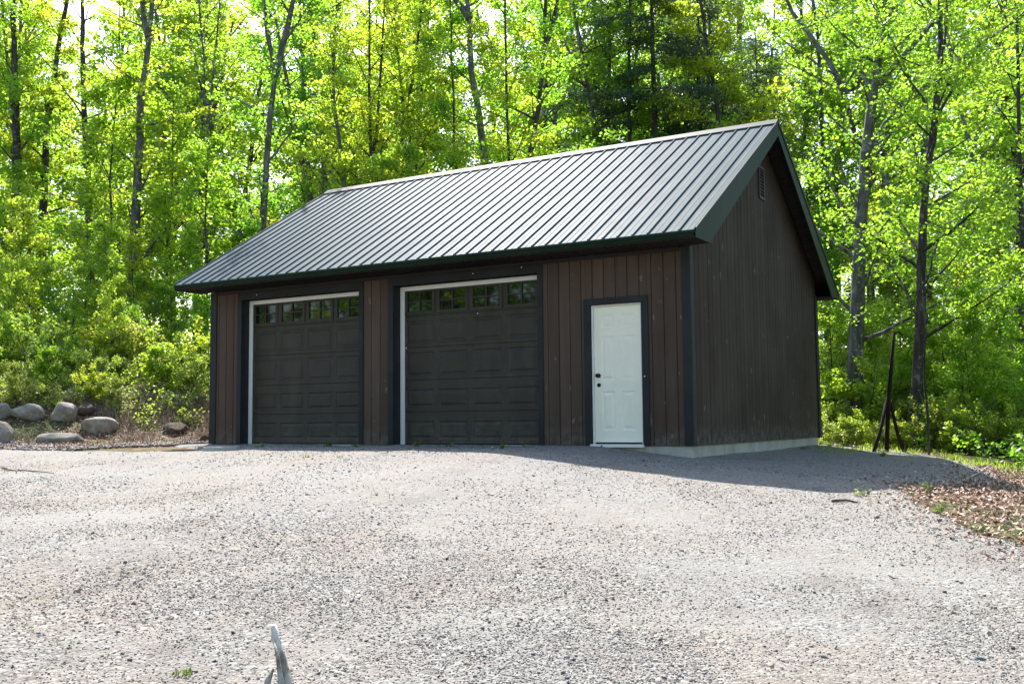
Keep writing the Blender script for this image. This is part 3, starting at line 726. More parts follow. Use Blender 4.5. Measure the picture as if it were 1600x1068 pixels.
# ---- the trees one can tell apart in the photo: trunk traced in pixels at its own depth
# (depth, [px points bottom->top], width px at bottom, height m, extra forks [(start idx, [px...], rel width)], bark, leaf, label)
TR = [
 (27, [(26, 470), (25, 250), (20, 0)], 18, 13, [], 'bark2', 'leaf', 'dark straight trunk nearest the left edge of the woods'),
 (30, [(62, 430), (72, 200), (92, 70), (104, 10)], 15, 13, [], 'bark2', 'leaf2', 'dark leaning trunk bending right, second from the left edge'),
 (27, [(141, 460), (138, 300), (131, 200), (127, 20)], 14, 13, [], 'bark2', 'leaf', 'dark trunk bare below its leaves, above the boulders'),
 (26, [(204, 500), (212, 275), (218, 150), (232, 60), (238, 0)], 19, 13, [(3, [(226, 40), (222, 0)], .6)], 'bark', 'leaf2', 'thick twisted trunk splitting in two near the top, left of the garage'),
 (22, [(186, 520), (188, 250), (187, 0)], 4.5, 10, [], 'bark2', 'leaf', 'pencil-thin upright stem left of the twisted thick trunk'),
 (33, [(322, 440), (322, 220), (318, 90), (310, 0)], 6, 13, [(1, [(334, 120), (345, 0)], .8)], 'bark', 'leaf3', 'slim pair of stems forming a narrow V over the left bank'),
 (25, [(408, 480), (413, 350), (424, 190), (430, 120), (420, 60), (411, 0)], 15, 13, [(3, [(442, 70), (459, 0)], .8)], 'bark', 'leaf', 'lichen-spotted dark trunk forking into a tall V above the left roof end'),
 (34, [(500, 480), (507, 285), (509, 150), (494, 90), (484, 0)], 15, 14, [(2, [(520, 90), (531, 0)], .7)], 'bark', 'leaf2', 'grey trunk dividing in two behind the left ridge end'),
 (36, [(548, 460), (537, 265), (520, 150), (520, 60), (527, 0)], 9, 14, [], 'bark', 'leaf2', 'slender grey trunk bowing left behind the left ridge end'),
 (36, [(579, 470), (578, 270), (576, 120), (577, 0)], 8, 14, [(1, [(588, 200), (597, 60), (602, 0)], .7)], 'bark2', 'leaf', 'dark twin-stemmed tree rising straight from behind the ridge'),
 (38, [(628, 450), (629, 255), (628, 150), (618, 60)], 8, 14, [], 'bark2', 'leaf2', 'left one of two close dark stems behind the ridge'),
 (38, [(645, 450), (641, 255), (638, 150), (652, 60), (660, 0)], 8, 14, [], 'bark2', 'leaf2', 'right one of two close dark stems behind the ridge'),
 (36, [(712, 450), (710, 240), (707, 100), (704, 0)], 6, 13, [], 'bark2', 'leaf3', 'thin dark stem left of the broad pale trunk'),
 (36, [(768, 440), (757, 240), (748, 180), (736, 110), (734, 30), (729, -10)], 19, 14, [(4, [(712, 0), (700, -20)], .6)], 'bark3', 'leaf2', 'broad pale grey trunk leaning left above the middle of the ridge'),
 (34, [(798, 440), (795, 235), (790, 130), (788, 0)], 8, 14, [], 'bark2', 'leaf2', 'narrow dark trunk right of the broad pale trunk'),
 (35, [(825, 440), (830, 240), (840, 170), (847, 80), (851, 0)], 14, 13, [(3, [(862, 50), (873, 0)], .7)], 'bark2', 'leaf', 'rough dark trunk with a fork and side limbs above the roof middle'),
 (42, [(985, 430), (982, 170), (984, 0)], 9, 14, [], 'bark2', 'leaf3', 'dark trunk half hidden left of the hemlock'),
 (42, [(1296, 660), (1292, 330), (1283, 200), (1277, 60), (1270, 0)], 11, 13, [], 'bark', 'leaf3', 'slender trunk just right of the roof peak'),
 (43, [(1312, 660), (1308, 330), (1316, 200), (1322, 60)], 12, 13, [], 'bark', 'leaf3', 'grey trunk half screened between the roof peak and the big beech'),
 (24, [(1330, 705), (1334, 560), (1342, 400), (1352, 240), (1364, 140), (1378, 60), (1396, 0)], 27, 12,
    [(4, [(1346, 110), (1330, 150), (1318, 145), (1300, 105), (1270, 60), (1240, 20)], .45), (3, [(1400, 168), (1440, 140), (1482, 108), (1540, 65), (1605, 20)], .42), (4, [(1420, 80), (1455, 38), (1492, -5)], .4)], 'bark', 'leaf3', 'massive pale beech with long spreading limbs right of the garage'),
 (22.5, [(1428, 702), (1434, 560), (1440, 420), (1450, 290), (1466, 180), (1474, 80), (1473, 0)], 19, 12, [], 'bark2', 'leaf3', 'tall dark trunk standing behind the braced post'),
 (30, [(1498, 650), (1506, 330), (1520, 240), (1540, 170), (1556, 120)], 11, 12, [(2, [(1500, 170), (1490, 120)], .7)], 'bark3', 'leaf', 'pale forked tree leaning right near the right edge'),
 (27, [(1596, 660), (1594, 330), (1592, 170), (1588, 0)], 11, 12, [], 'bark2', 'leaf3', 'dark trunk at the right edge of the woods'),
 (43, [(1228, 600), (1245, 300), (1262, 180), (1255, 60)], 11, 13, [], 'bark', 'leaf3', 'grey leaning trunk emerging beside the roof peak'),
]
def vertical_to_ground(p): return np.array([p[0], p[1], h1(p[0], p[1])-.15])
for k, (dep, px, wpx, hh, forks, bk, lf, lab) in enumerate(TR):
    near = {408: 33, 204: 38, 141: 42}.get(px[0][0])
    if px[0][0] < 520: dep = near or 40+dep*.18+(k*5 % 4)
    pts = [atd(u, v, dep) for u, v in px]
    base = vertical_to_ground(pts[0]+(pts[0]-pts[1])*.15*0)
    zb = base[2]; hh = CAMP[2]+dep*.43+(1.8 if dep > 38 else 1.0)-zb
    if pts[0][2] > zb+.2: pts = [base]+pts; off = 1
    else: pts[0] = base; off = 0
    top = pts[-1].copy(); d = pts[-1]-pts[-2]; d /= np.linalg.norm(d)
    zt = zb+hh
    if top[2] < zt:
        d = d*.6+np.array([0, 0, .6]); pts.append(top+d/d[2]*(zt-top[2])*.97)
    # sway depth a little so stems are not all in one plane
    rng = np.random.RandomState(100+k)
    r0 = wpx*dep/FPX/2
    stems = [(pts, r0, r0*.3)]
    for (si, fp, rw) in forks:
        st = pts[si+off]; fpts = [st]+[atd(u, v, dep+.25*(j+1)*(1 if k % 2 else -1)) for j, (u, v) in enumerate(fp)]
        e = fpts[-1]; dd = e-fpts[-2]; dd /= np.linalg.norm(dd); ext = 1.6 if rw < .5 else max(1.5, zt-e[2])
        fpts.append(e+(dd*.7+np.array([0, 0, .3]))*ext)
        stems.append((fpts, r0*rw, r0*rw*.3))
    big = r0 > .2
    make_tree('deciduous_tree', stems, tuple(base), 200+k, bk, lf, lab, crown_lo=.22, nlimb=26 if dep*wpx > 240 else 18,
              llen=3.0 if dep*wpx > 240 else 1.9, nleaf=(4800 if near else 10500 if dep > 25 else 9500) if dep*wpx > 240 else 6000, lsize=.09 if dep < 25 else .105 if dep < 38 else .13)

# hemlocks: dark drooping sprays
def hemlock(origin, hh, r0, seed, label, lim=2.6, n=46000):
    rng = np.random.RandomState(seed); T = Tubes(); P = np.array([[0, 0, 0], [0, 0, hh]], float); P = wobble(resample(P, .5), .01, rng)
    T.add(P, np.linspace(r0, .02, len(P)), 9, rng); cs = []
    nl = 90
    for q in range(nl):
        f = .16+.84*q/nl; p0 = P[int(f*(len(P)-1))]; az = q*2.4; az = az+rng.uniform(-.8, .8); ln = lim*(1.02-f*.75)*rng.uniform(.4, 1.2)
        t = np.linspace(0, 1, 7)[:, None]; dv = np.array([math.cos(az), math.sin(az), rng.uniform(-.1, .4)])
        B = p0+dv*ln*t+np.array([0, 0, -1])*.38*ln*t**2; T.add(B, np.linspace(.022, .004, 7), 5, rng)
        for s_ in range(int(6+ln*6)):
            j = rng.uniform(.12, 1); p1 = p0+dv*ln*j+np.array([0, 0, -1])*.38*ln*j*j
            a2 = az+rng.choice([-1, 1])*rng.uniform(.3, 1.4); l2 = ln*.36*(1.2-j)*rng.uniform(.6, 1.4)+.25
            d2 = np.array([math.cos(a2), math.sin(a2), -.25]); cs.append((p1, p1+d2*l2, l2))
            T.add(np.array([p1, p1+d2*l2*.5, p1+d2*l2]), [.006, .004, .002], 4, rng)
    w_ = np.array([c[2] for c in cs]); cnt = rng.multinomial(n, w_/w_.sum()); V = []
    cc = []
    for (a, b, l), k in zip(cs, cnt):
        t = rng.rand(k); p = a+(b-a)*t[:, None]+rng.normal(size=(k, 3))*np.array([.15, .15, .10]); cc.append(p)
    c = np.concatenate(cc); V, F = leaf_arrays(c, .125, up=1.0, asp=.42, rng=rng, fold=.02)
    e = empty('hemlock_tree', origin, 0, label, 'conifer', None)
    link('trunk', T.mesh('trunk'), MT['bark2'], e); link('crown', np_mesh('crown', V, F), MT['needle'], e); return e
def base_at(u, dep):
    p = atd(u, 600, dep); return (p[0], p[1], h1(p[0], p[1])-.1)
hemlock(base_at(1030, 41), 19, .24, 31, 'dark drooping hemlock standing tallest behind the right half of the roof', 5.2, 80000)
hemlock(base_at(1105, 43), 19, .21, 32, 'dark hemlock between the tallest hemlock and the roof peak', 4.6, 52000)
hemlock(base_at(940, 44), 19, .17, 33, 'blue-green hemlock loosely mixed with maples left of the tallest hemlock', 4.4, 48000)
hemlock(base_at(1196, 44), 15, .15, 34, 'smaller hemlock showing beside the roof peak', 3.6, 30000)

# ---- prototypes for the crowd of trees, saplings and shrubs
def proto(name, seed, hgt_, r0, barkm, leafm, lean=.3, two=False, **kw):
    rng = np.random.RandomState(seed)
    P = [(0, 0, -.3), (rng.uniform(-lean, lean)*.4, rng.uniform(-lean, lean)*.4, hgt_*.4), (rng.uniform(-lean, lean), rng.uniform(-lean, lean), hgt_)]
    stems = [(P, r0, r0*.25)]
    if two: stems.append(([P[1], (P[1][0]+.5, P[1][1]+.3, hgt_*.65), (P[1][0]+1.1, P[1][1]+.4, hgt_*.95)], r0*.7, r0*.2))
    return make_tree(name, stems, (0, 0, 0), seed, barkm, leafm, None, None, None, **kw)
PT = [proto('deciduous_tree', 501, 12, .13, 'bark', 'leaf', .5, True, crown_lo=.2, nlimb=30, llen=2.9, nleaf=11000, lsize=.125),
      proto('deciduous_tree', 502, 13, .10, 'bark2', 'leaf2', .6, False, crown_lo=.25, nlimb=30, llen=2.6, nleaf=10000, lsize=.125),
      proto('deciduous_tree', 503, 11, .15, 'bark', 'leaf3', .5, True, crown_lo=.15, nlimb=30, llen=3.1, nleaf=11500, lsize=.125),
      proto('deciduous_tree', 504, 12, .08, 'bark2', 'leaf2', .7, False, crown_lo=.2, nlimb=26, llen=2.2, nleaf=8500, lsize=.125)]
PS = [proto('sapling', 511, 5.5, .035, 'bark2', 'leaf2', .4, False, crown_lo=.10, nlimb=22, llen=1.5, nleaf=6500, lsize=.10),
      proto('sapling', 512, 4.2, .028, 'bark', 'leaf', .4, True, crown_lo=.08, nlimb=20, llen=1.3, nleaf=5500, lsize=.095),
      proto('sapling', 513, 3.2, .022, 'bark2', 'leaf', .3, False, crown_lo=.05, nlimb=18, llen=1.2, nleaf=4500, lsize=.095),
      proto('sapling', 514, 6.5, .04, 'bark2', 'leaf', .5, False, crown_lo=.12, nlimb=24, llen=1.5, nleaf=7000, lsize=.10)]
def proto_shrub(seed, hh, leafm, nst=6, nleaf=3600, ls=.075, sp=.7):
    rng = np.random.RandomState(seed); stems = []
    for i in range(nst):
        a = i*2.4; stems.append(([(0.04*math.cos(a), .04*math.sin(a), -.15), (sp*.4*math.cos(a), sp*.4*math.sin(a), hh*.5), (sp*math.cos(a), sp*math.sin(a), hh*rng.uniform(.7, 1.05))], .012, .004))
    T, Cn = grow(stems, rng, crown_lo=.15, nlimb=9, llen=.75, nleaf=nleaf, lsize=ls, spread=.22, flat=.08, minr=.004)
    e = empty('shrub', (0, 0, 0)); link('stem', T, MT['bark2'], e); link('foliage', Cn, MT[leafm], e); return e
PB = [proto_shrub(521, 1.5, 'shrub'), proto_shrub(522, 1.1, 'shrub', 7, 3200, .065, .6), proto_shrub(523, 2.1, 'leaf2', 6, 4200, .085, .8)]

pool = np.random.RandomState(77)
used = set()
def place(protos, i, x, y, rz, sc, label, cat, group):
    p = protos[i % len(protos)]
    if id(p) in used:
        return copy_tree(p, (x, y, h1(x, y)-.05), rz, sc, label, cat, group)
    used.add(id(p)); p.location = (x, y, h1(x, y)-.05); p.rotation_euler = (0, 0, rz); p.scale = (sc, sc, sc); tag(p, label, cat, group); return p
def px_xy(u, dep): p = atd(u, 600, dep); return p[0], p[1]
def sun_cap(x, y):
    """tallest tree that leaves the sunlit yard and roof unshaded"""
    t = max(0.0, (y+1.2))/math.cos(SUN_AZ); return t*math.tan(SUN_EL)
# crowd of full trees further back, over the width of the view and a little beyond
ANC = [(25, 'the leftmost dark trunk'), (75, 'the right-leaning dark trunk'), (135, 'the bare trunk above the boulders'), (222, 'the twisted split trunk'), (325, 'the narrow V of slim stems'),
       (424, 'the tall lichen-spotted forked trunk'), (508, 'the grey trunk behind the left ridge end'), (577, 'the dark twin stems'), (634, 'the two close dark stems'), (745, 'the broad pale trunk'),
       (838, 'the rough dark forked trunk'), (940, 'the blue-green hemlock'), (1030, 'the tallest hemlock'), (1105, 'the second hemlock'), (1250, 'the trunk by the roof peak'), (1345, 'the massive beech'),
       (1395, 'the braced post'), (1450, 'the tall dark trunk behind the post'), (1520, 'the pale right-leaning tree'), (1594, 'the trunk at the right edge')]
def beside(u):
    au, an = min(ANC, key=lambda a: abs(a[0]-u)); return ('left of ' if u < au else 'right of ')+an
k = 0
for dep, n, jx, rw in ((41, 8, 60, 'in the nearer rows'), (48, 10, 60, 'farther back'), (56, 13, 60, 'deepest in the woods'), (66, 22, 40, 'at the very back')):
    for i in range(n):
        u = -160+(1920/n)*(i+.5)+pool.uniform(-jx, jx); d = dep+pool.uniform(-2.5, 2.5)+(5 if u < 500 else 0); x, y = px_xy(u, d)
        sc = (CAMP[2]+d*.43+2.0-h1(x, y))/12.0
        if (u < 520 or u > 1240) and dep < 50 and i % 2: k += 1; continue
        lab = ('yellow-green', 'golden-green', 'mid-green', 'pale green')[k % 4]+' maple '+rw+', '+beside(u)
        place(PT, k, x, y, pool.uniform(0, 6.28), min(2.5, max(.9, sc)), lab, 'tree', 'maples crowding the woods behind the garage'); k += 1
# saplings: lower storey
k = 0
SPC = ('golden-green', 'yellow-green', 'small dark-green', 'taller yellow-green')
for dep, n, u0, u1, mx, rw in ((27.5, 8, -60, 330, .42, 'front'), (30.5, 8, -60, 420, .68, 'middle'), (34, 9, -40, 900, 1.1, 'rear'), (39, 9, -60, 800, 1.5, 'tallest'), (31, 5, 480, 1000, 1.0, 'middle')):
    for i in range(n):
        u = u0+(u1-u0)/n*(i+.5)+pool.uniform(-22, 22); d = dep+pool.uniform(-1.2, 1.2); x, y = px_xy(u, d)
        place(PS, k, x, y, pool.uniform(0, 6.28), mx*pool.uniform(.85, 1.2), '%s sapling, %s thicket, %s' % (SPC[k % 4], rw, beside(u)), 'sapling', 'saplings in the left and rear thicket'); k += 1
for dep, n, u0, u1, rw in ((22.5, 5, 1480, 1640, 'front'), (25, 8, 1290, 1640, 'second'), (28, 7, 1280, 1640, 'third'), (33, 7, 1270, 1650, 'rear')):
    for i in range(n):
        u = u0+(u1-u0)/n*(i+.5)+pool.uniform(-14, 14); d = dep+pool.uniform(-1.0, 1.0); x, y = px_xy(u, d)
        place(PS, k, x, y, pool.uniform(0, 6.28), pool.uniform(.55, .9)*(1.5 if dep > 30 else 1), '%s sapling in the %s row, %s' % (SPC[k % 4], rw, beside(u)), 'sapling', 'saplings in the right thicket'); k += 1
RA = [(2, 'the leftmost boulders'), (42, 'the broad humped boulder'), (100, 'the flat-topped boulder'), (152, 'the wide smooth boulder'), (215, 'the dry grass bank'), (274, 'the dark brown boulder'), (318, 'the left garage corner')]
def above(u): return 'above '+min(RA, key=lambda a: abs(a[0]-u))[1]
k = 0
for dep, n, u0, u1, s0, rw in ((22.0, 5, -50, 230, .34, 'low pale shrub nearest the gravel'), (23.0, 7, -60, 320, .5, 'pale green second-row shrub'), (24.4, 7, -60, 335, .72, 'bushy green third-row shrub'), (26.2, 8, -60, 340, 1.0, 'tall green shrub at the back')):
    for i in range(n):
        u = u0+(u1-u0)/n*(i+.5)+pool.uniform(-15, 15); d = dep+pool.uniform(-.5, .5); x, y = px_xy(u, d)
        if (u > 195 and s0 < .6) or s0 < .4: k += 1; continue
        place(PB, k, x, y, pool.uniform(0, 6.28), s0*pool.uniform(.85, 1.15), rw+', '+above(u), 'shrub', 'shrubs covering the left bank'); k += 1
for dep, n, u0, u1, s0, rw in ((21.5, 6, 1290, 1420, .5, 'ankle-high'), (22.3, 8, 1440, 1630, .8, 'knee-high'), (20.6, 5, 1490, 1630, .7, 'foremost'), (24, 9, 1285, 1640, 1.1, 'waist-high')):
    for i in range(n):
        u = u0+(u1-u0)/n*(i+.5)+pool.uniform(-8, 8); x, y = px_xy(u, dep+pool.uniform(-.4, .4))
        place(PB, k, x, y, pool.uniform(0, 6.28), s0*pool.uniform(.85, 1.15), rw+' green shrub by the woods, '+beside(u), 'shrub', 'shrubs at the right edge of the woods'); k += 1
# trees across the yard (seen mirrored in the overhead door windows)
for i in range(26):
    x = -3-2.3*(i % 15)+pool.uniform(-.8, .8); y = -20-pool.uniform(0, 3)-(5 if i > 14 else 0)-.2*(i % 15)
    place(PT, i+1, x, y, pool.uniform(0, 6.28), pool.uniform(1.1, 1.45), 'leafy tree across the yard seen only mirrored in the overhead door windows', 'tree', 'trees mirrored in the door windows')
for i in range(7):  # unseen trees of the right-hand wood, added to cut sky light on the gable
    x, y = 11.5+pool.uniform(-.8, 1.5), -8+3.2*i
    place(PT, i, x, y, pool.uniform(0, 6.28), pool.uniform(.85, 1.05), 'unseen leafy tree off to the right of the yard, past the edge of the picture', 'tree', 'trees beside the yard on the right')
# far woods as one mass
rng = np.random.RandomState(9); cc = []
for i in range(300):
    u = rng.uniform(-350, 1950); d = rng.uniform(74, 96); x, y = px_xy(u, d); z0 = h1(x, y)
    n = 850; ph = rng.rand(n)*6.28; hz = rng.rand(n)*(13+15*rng.rand()); rr = 3.4*np.sqrt(rng.rand(n))*(1-hz/34)
    cc.append(np.stack([x+rr*np.cos(ph), y+rr*np.sin(ph), z0+.3+hz], 1))
V, F = leaf_arrays(np.concatenate(cc), .27, rng=rng)
tag(link('distant_woods', np_mesh('distant_woods', V, F), MT['leaf']), 'hazy green mass of far woods seen through the nearer trees', 'woods', None, 'stuff')

# keep plants off the boulders and out of the strip just in front of them
RK = [(2, 650), (42, 652), (100, 656), (134, 646), (152, 672), (2, 690), (94, 692), (274, 674), (318, 690)]
RKP = [ground(u, v)[:2] for u, v in RK]
def off_rocks(x, y):
    k_ = np.ones(len(x), bool)
    for q in RKP:
        dv = q-CAMP[:2]; dl = np.linalg.norm(dv); dv = dv/dl; al = (x-CAMP[0])*dv[0]+(y-CAMP[1])*dv[1]-dl; la = (x-CAMP[0])*dv[1]-(y-CAMP[1])*dv[0]
        k_ &= ~((al > -1.5) & (al < .35) & (np.abs(la) < .42))
    return k_
# undergrowth: leafy ground plants on the bank and at the foot of the woods
def scatter(n, u0, u1, v0, v1, rng, dmax=45):
    out = []
    for _ in range(n):
        g_ = ground(rng.uniform(u0, u1), rng.uniform(v0, v1), 12, dmax); out.append(g_[:2])
    return np.array(out)
rng = np.random.RandomState(12)
def plants(P, hh, per, ls, rng, rad=.16):
    cs = []
    for x, y in P:
        z = h1(x, y); h_ = hh*rng.uniform(.5, 1.3); n = rng.poisson(per)+2
        t = rng.rand(n)**.6; a = rng.rand(n)*6.28; r_ = rad*(1-.3*t)*np.sqrt(rng.rand(n))
        cs.append(np.stack([x+r_*np.cos(a), y+r_*np.sin(a), z+h_*t], 1))
    return np.concatenate(cs)
xy = np.stack([rng.uniform(-26, -8.6, 14000), rng.uniform(-4, 16, 14000)], 1)
s_ = (xy[:, 0]+10.7)*-0.72+(xy[:, 1]-1.2)*0.69
ok = (s_ > .45+1.1*vnoise(xy[:, 0]*1.5, xy[:, 1]*1.5)+.7*(xy[:, 0] > -13.8)) & ((xy[:, 0] < -10.1) | (xy[:, 1] > 8)) & (vnoise(xy[:, 0]*.9+5, xy[:, 1]*.9) > .18) & off_rocks(xy[:, 0], xy[:, 1])
Pb = xy[ok][:6500]
V, F = leaf_arrays(plants(Pb, .30, 16, .07, rng, .2), .062, rng=rng)
tag(link('undergrowth', np_mesh('undergrowth', V, F), MT['shrub']), 'low pale green leafy growth blanketing the left bank', 'undergrowth', None, 'stuff')
xy = np.stack([rng.uniform(1.2, 16, 7000), rng.uniform(0.5, 24, 7000)], 1)
ok = (sdf(xy[:, 0], xy[:, 1]) < -.5) & (xy[:, 1]-7.5 > -(xy[:, 0]-1)*1.35) & (vnoise(xy[:, 0]*.9, xy[:, 1]*.9) > .3)
Pb = xy[ok][:2400]
V, F = leaf_arrays(plants(Pb, .45, 14, .085, rng, .2), .085, rng=rng)
tag(link('undergrowth', np_mesh('undergrowth', V, F), MT['leaf3']), 'low green leafy growth at the foot of the right-hand woods', 'undergrowth', None, 'stuff')

# ------------------------------------------------------------------ rocks
def rock(name, u, v, dep_or_none, w, h, d, seed, m, label, cat='boulder', sink=.3, group=None):
    """w,h,d metres; (u,v) photo pixel of its foot"""
    g_ = ground(u, v) if dep_or_none is None else atd(u, v, dep_or_none)
    bm_ = bmesh.new(); bmesh.ops.create_icosphere(bm_, subdivisions=4, radius=.5); rg = np.random.RandomState(seed)
    offs = rg.normal(size=(12, 3)); offs /= np.linalg.norm(offs, axis=1)[:, None]; dist = rg.uniform(.30, .44, 12)
    ph = rg.rand(6)*6.28
    for vv in bm_.verts:
        p = np.array(vv.co)
        for o_, q in zip(offs, dist):
            e_ = p@o_-q
            if e_ > 0: p = p-o_*e_*.88
        nse = 1+.07*math.sin(5*p[0]+ph[0])*math.sin(6*p[1]+ph[1])+.05*math.sin(9*p[2]+ph[2]+4*p[0])+.022*math.sin(19*p[0]+ph[3])*math.sin(23*p[1]+17*p[2]+ph[4])
        p = p*nse; vv.co = (p[0]*w, p[1]*d, p[2]*h)
    me = bpy.data.meshes.new(name); bm_.to_mesh(me); bm_.free()
    for p_ in me.polygons: p_.use_smooth = True
    o_ = link(name, me, MT[m]); z = h1(g_[0], g_[1])
    o_.location = (g_[0], g_[1], z+h*(.5-sink)); o_.rotation_euler = (0, 0, -YAW+rg.uniform(-.2, .2)); return tag(o_, label, cat, group)
rock('boulder', 2, 650, None, .50, .44, .5, 1, 'rock', 'rounded grey boulder cut by the left edge, upper of two')
rock('boulder', 42, 652, None, .80, .44, .6, 2, 'rock', 'broad humped grey boulder second from the left')
rock('boulder', 100, 656, None, .66, .54, .55, 3, 'rock', 'tall sunlit boulder with a flat sloping top in the middle of the row')
rock('boulder', 134, 646, None, .40, .36, .45, 4, 'rockd', 'small shaded boulder tucked behind the row')
rock('boulder', 152, 672, None, .88, .46, .6, 5, 'rock', 'wide smooth boulder at the right end of the row')
rock('boulder', 2, 690, None, .52, .58, .5, 6, 'rock', 'grey boulder cut by the left edge, lower of two')
rock('boulder', 94, 692, None, .95, .32, .55, 7, 'rock', 'flat half-buried boulder in front of the row among dead leaves')
rock('boulder', 274, 674, None, .60, .42, .5, 8, 'rockd', 'dark brown boulder put in for a dark hollow in the bank near the garage', sink=.45)  # boulder put in where the bank only has a dark hollow
rock('boulder', 318, 690, None, .28, .24, .28, 9, 'rockd', 'small reddish boulder by the left garage corner', sink=.4)
g_ = ground(346, 704)
mb = MB(); rg = random.Random(4); n = 11
pr = [(.36*math.cos(6.283*i/n)*rg.uniform(.85, 1.1), .22*math.sin(6.283*i/n)*rg.uniform(.8, 1.15)) for i in range(n)]
A = [mb.bm.verts.new((x, y_, -.03)) for x, y_ in pr]; B = [mb.bm.verts.new((x*.96, y_*.94, .045+rg.uniform(-.006, .006))) for x, y_ in pr]
mb.bm.faces.new(A[::-1]); mb.bm.faces.new(B)
for i in range(n): mb.bm.faces.new([A[i], A[(i+1) % n], B[(i+1) % n], B[i]])
fs_ = mb.build('flat_stone', MT['concrete']); fs_.location = (g_[0], g_[1], h1(g_[0], g_[1])+.02)
tag(fs_, 'flat pale slab of stone on the gravel at the left garage corner', 'stone')
for j, (u, v, s_, m_, lab) in enumerate([(600, 886, .045, 'bluestone', 'bluish stone lying on the gravel left of centre'), (820-0+386, 0, 0, None, None),
        (1208, 938, .05, 'rock', 'pale rounded stone on the gravel right of centre'), (1374, 944, .05, 'rockd', 'brown stone half sunk in the gravel at right'),
        (1530, 1036, .06, 'bluestone', 'grey stone near the bottom right corner'), (1288, 1032, .06, 'rock', 'light stone low in the foreground right of centre'),
        (300, 994, .035, 'rock', 'white chip of stone in the foreground left of the driftwood'), (732, 1046, .05, 'rockd', 'reddish stone at the bottom right of the driftwood'),
        (1342, 944, .05, 'rock', 'flat pale stone beside the brown stone at right')]):
    if m_ is None: continue
    rock('stone', u, v, None, s_*1.5, s_*.8, s_, 40+j, m_, lab, 'stone', .3)

# ------------------------------------------------------------------ loose pebbles, litter, grass
rng = np.random.RandomState(21)
def on_gravel(n, dmin, dmax, power, rng, umin=-40, umax=1640):
    """points on the gravel, thinning with distance"""
    t = rng.rand(n); d = dmin*(dmax/dmin)**(t**power)
    u = rng.uniform(umin, umax, n); dirs = Fv[None]+(u[:, None]-800)/FPX*R2[None]; dirs[:, 2] = 0
    P = CAMP[None]+d[:, None]*dirs; return P[:, :2], d
ico = bmesh.new(); bmesh.ops.create_icosphere(ico, subdivisions=1, radius=1.0); ico.verts.ensure_lookup_table()
bt = bmesh.new(); bmesh.ops.create_cube(bt, size=1.3); bt.verts.ensure_lookup_table()
TV = np.array([v.co for v in bt.verts]); TF = np.array([[v.index for v in f.verts] for f in bt.faces])
IV = np.array([v.co for v in ico.verts]); IF = np.array([[v.index for v in f.verts] for f in ico.faces])
def stones(P, size, V0, F0, rng, jit=.28, sink=.25, zoff=.02):
    n = len(P); k = len(V0); S = size*rng.uniform(.7, 1.3, (n, 1))
    sc = np.stack([rng.uniform(.7, 1.3, n), rng.uniform(.7, 1.3, n), rng.uniform(.36, .72, n)], 1)
    V = V0[None]*(1+rng.uniform(-jit, jit, (n, k, 3))); V = V*sc[:, None]*S[:, None]
    a = rng.rand(n)*6.28; ca, sa = np.cos(a)[:, None], np.sin(a)[:, None]; tl = rng.normal(size=(n, 1))*.35
    x = V[..., 0]; y_ = V[..., 1]; z = V[..., 2]+x*tl; X = x*ca-y_*sa; Y = x*sa+y_*ca
    zz = hgt(P[:, 0], P[:, 1])+zoff+(S[:, 0]*sc[:, 2])*(1-2*sink)*.5
    V = np.stack([X+P[:, :1], Y+P[:, 1:2], z+zz[:, None]], -1).reshape(-1, 3)
    F = (F0[None]+(np.arange(n)*k)[:, None, None]).reshape(-1, F0.shape[1]); return V, F
P, d = on_gravel(230000, 3.6, 17, 1.0, rng)
ok = (sdf(P[:, 0], P[:, 1]) > .05) & ~((P[:, 1] > -.12) & (P[:, 0] < .05)); P = P[ok]; d = d[ok]
dens = fbm(P[:, 0]*.8, P[:, 1]*.8)+.5; ok = rng.rand(len(P)) < np.clip(dens*2.2-.6, .10, .8)*(1-.92*packed(P[:, 0], P[:, 1]))*np.clip(1.5-d*.07, .3, 1); P = P[ok]; d = d[ok]
V, F = stones(P, ((.0038+.00030*d)*np.where(rng.rand(len(P)) < .025, 2.0, 1.0))[:, None], TV, TF, rng)
tag(link('gravel_stones', np_mesh('gravel_stones', V, F), MT['pebble']), 'loose crushed stones scattered over the gravel yard', 'gravel', None, 'stuff')
# leaf litter on the right and below the boulders
def litter(P, rng, size=.048):
    n = len(P); z = hgt(P[:, 0], P[:, 1])+.02+rng.uniform(0, .045, n); c = np.column_stack([P, z])
    return leaf_arrays(c, size, up=1.0, asp=.6, rng=rng, fold=.35)
Q = np.stack([rng.uniform(2.2, 9, 40000), rng.uniform(-8, 4, 40000)], 1); sdv = sdf(Q[:, 0], Q[:, 1])
ok = (sdv < .05+.9*rng.rand(40000)**4) & (sdv > -2.6-1.2*vnoise(Q[:, 0], Q[:, 1])); Q1 = Q[ok]
Q = np.stack([rng.uniform(-22, -9.5, 30000), rng.uniform(-4, 4, 30000)], 1); sdv = sdf(Q[:, 0], Q[:, 1]); s_ = (Q[:, 0]+10.7)*-0.72+(Q[:, 1]-1.2)*0.69
ok = (sdv < .15) & (s_ < 3.4); Q2 = Q[ok]
Q3, d3 = on_gravel(300, 5, 16, 1, rng); Q3 = Q3[(sdf(Q3[:, 0], Q3[:, 1]) > 0) & (Q3[:, 1] < -.6)]
V, F = litter(np.concatenate([Q1, Q2]), rng); V3, F3 = litter(Q3, rng, .035)
tag(link('leaf_litter', np_mesh('leaf_litter', np.concatenate([V, V3]), np.concatenate([F, F3+len(V)])), MT['litter']), 'curled brown dead leaves drifted along both edges of the gravel', 'leaf litter', None, 'stuff')
